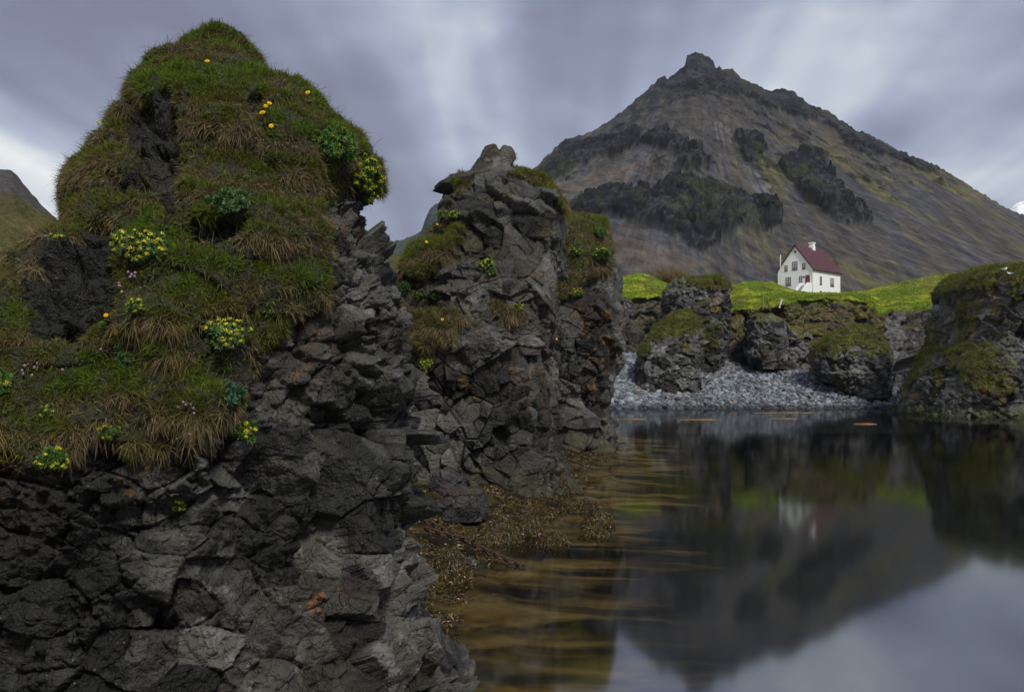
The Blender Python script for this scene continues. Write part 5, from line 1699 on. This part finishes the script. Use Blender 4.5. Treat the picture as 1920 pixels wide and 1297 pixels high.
# outside stair between two sloping parapets
lz = EH - 3.0
st = Geo()
st.box(-1.35, du - .66, FT, -.003, du + .50, lz)
for k in range(9):
    st.box(-1.35 - .27 * (k + 1), du - .66, FT, -1.352 - .27 * k, du + .50, lz - .19 * (k + 1))
st.build('stair', simple('grey_concrete', (.35, .34, .33), .85, .2, (8, .4, .02), .2, 3), house)
for yy in (du - .86, du + .505):
    Geo().prism([(-.004, FT), (-.004, lz + .45), (-1.5, lz + .45), (-3.75, lz - 1.25), (-3.75, FT)], 1, yy, yy + .19).build('parapet', M_WALL, house)
# the pipe and gutter
Geo().tube([(-.05, .06, FT), (-.05, .06, EH - .25)], .045, 8).build('downpipe', M_WALL, house)
Geo().box(-.2, -.34, EH - KR * o_ - .06, HL + .2, -.22 - .005, EH - KR * o_ + .05).build('gutter', M_DARK, house)

pole = Geo()
pp = house.matrix_basis @ Vector((-.45, G(.115), 0))
pole.tube([(0, 0, FT), (0, 0, EH + 2.3), (0, 0, EH + 2.75)], [.085, .075, .075], 10)
po = pole.build('flagpole', simple('white_paint', (.78, .78, .78), .5), None, True)
po.location = pp
tag(po, 'white pole rising beside the gable of the house', 'pole')
Geo().tube([(0, 0, EH + 2.75), (0, 0, EH + 2.82), (0, 0, EH + 2.9)], [.10, .11, .03], 10).build('finial', M_WALL, po, True)


# ------------------------------------------------------------------ small things on the meadow
def post(px, py, hpx, lean, wpx, mat, label, Ypick=('terrain',)):
    p, n = spot(px, py, Ypick)
    s = p[1] / F
    h, w_ = hpx * s, wpx * s
    g = Geo()
    g.tube([(0, 0, -.3), (lean[0] * .5 * h + .01, lean[1] * h * .5, h * .5), (lean[0] * h, lean[1] * h, h * .97), (lean[0] * h, lean[1] * h, h)], [w_ * .55, w_ * .5, w_ * .46, w_ * .3], 8)
    o = g.build('fence_post', mat, None, False)
    o.location = p
    tag(o, label, 'post', 'old posts on the edge of the meadow')


M_POST = simple('weathered_wood', (.20, .19, .17), .85, .2, (14, .5, .02), .3, 8)
M_POST2 = simple('brown_wood', (.11, .075, .05), .85, .2, (14, .5, .02), .3, 8)
post(1429.5, 574, 20, (0, 0), 2.6, M_POST, 'upright grey fence post on the meadow edge')
post(1444, 576, 17, (-.45, 0), 2.6, M_POST2, 'leaning brown fence post beside the upright grey one')
post(1459, 572, 11, (.55, 0), 3.0, simple('pale_paint', (.62, .63, .63), .6), 'short white leaning post nearest the cliff lip')


def shrub():
    rng = np.random.default_rng(31)
    Y = 128.0
    c = at(1258, 537, Y)
    c[2] += 0.25
    root = empty('bare_shrub', c)
    tag(root, 'brown leafless shrub behind the grassy mound', 'shrub')
    g = Geo()
    tips = []
    for i in range(26):
        az = rng.random() * 6.28
        el = 0.25 + 1.1 * rng.random()
        L = (1.8 + 1.3 * rng.random())
        d = np.array([math.cos(az) * math.cos(el) * 1.15, math.sin(az) * math.cos(el), math.sin(el) * 0.85])
        p1 = d * L * .5 + rng.normal(0, .08, 3)
        p2 = d * L + rng.normal(0, .15, 3)
        b0 = np.array([d[0], d[1], 0]) * .45
        g.tube([b0, b0 + p1, b0 + p2], [.05, .03, .012], 5)
        tips += [b0 + p1 + (p2 - p1) * k for k in (-.3, 0, .3, .6, 1)]
    g.build('branches', simple('twig_bark', (.11, .08, .05), .9), root)
    tips = np.array(tips)
    n = 7000
    R = tips[rng.integers(0, len(tips), n)] + rng.normal(0, .20, (n, 3))
    D = unit(R * np.array([.4, .4, .3]) + rng.normal(0, .5, (n, 3)) + np.array([0, 0, .7]))
    v, f, cc = blade_arrays(R, D, .25 + .35 * rng.random(n), .025 + .015 * rng.random(n), .1 * rng.random(n), np.array([.20, .15, .075]) * (.6 + .8 * rng.random((n, 1))), rng)
    link('twigs', np_mesh('twigs', v, f, {'col': cc}), M_BLADE, root)


shrub()


def gull(px, py, head_x, label):
    p, n = spot(px, py, S4)
    root = empty('gull', p + np.array([0, -.05, .02]), 0)
    tag(root, label, 'bird', 'gulls resting on the massive stack')
    s = head_x
    g = Geo()
    g.tube([(-.20 * s, 0, .16), (-.14 * s, 0, .165), (-.05 * s, 0, .175), (.05 * s, 0, .18), (.12 * s, 0, .20), (.155 * s, 0, .245), (.175 * s, 0, .275), (.20 * s, 0, .285), (.225 * s, 0, .28)],
           [.012, .045, .075, .08, .062, .04, .04, .037, .012], 10)
    g.build('body', simple('white_feathers', (.8, .8, .8), .7), root, True)
    wg = Geo()
    for y_ in (-.07, .07):
        wg.tube([(.06 * s, y_, .20), (-.06 * s, y_ * 1.05, .205), (-.18 * s, y_ * .6, .19), (-.27 * s, y_ * .25, .175)], [.02, .045, .03, .006], 8)
    wg.build('wings', simple('grey_feathers', (.42, .44, .46), .7), root, True)
    Geo().tube([(.22 * s, 0, .28), (.26 * s, 0, .274)], [.011, .003], 6).build('beak', simple('yellow_beak', (.6, .4, .03), .5), root)
    for y_ in (-.03, .03):
        Geo().tube([(.01 * s, y_, .12), (.0, y_, .05), (.01 * s, y_, -.03)], .008, 5).build('leg', simple('pink_leg', (.45, .25, .2), .6), root)


gull(1882, 510, 1, 'white gull on the grass dome, the higher of two')
gull(1893, 518, -1, 'white gull on the grass dome, the lower of two')

# ------------------------------------------------------------------ air
hz_m, t = new_mat('haze_air')
t.n('ShaderNodeOutputMaterial', {1: t.n('ShaderNodeVolumePrincipled', {'Color': (0.82, 0.87, 0.95), 'Density': 0.00005}).outputs[0]})
hzb = Geo().box(-5200, -420, -9, 5200, 4700, 1150).build('haze', hz_m)
tag(hzb, 'thin bluish air over the bay and mountain', kind='stuff')
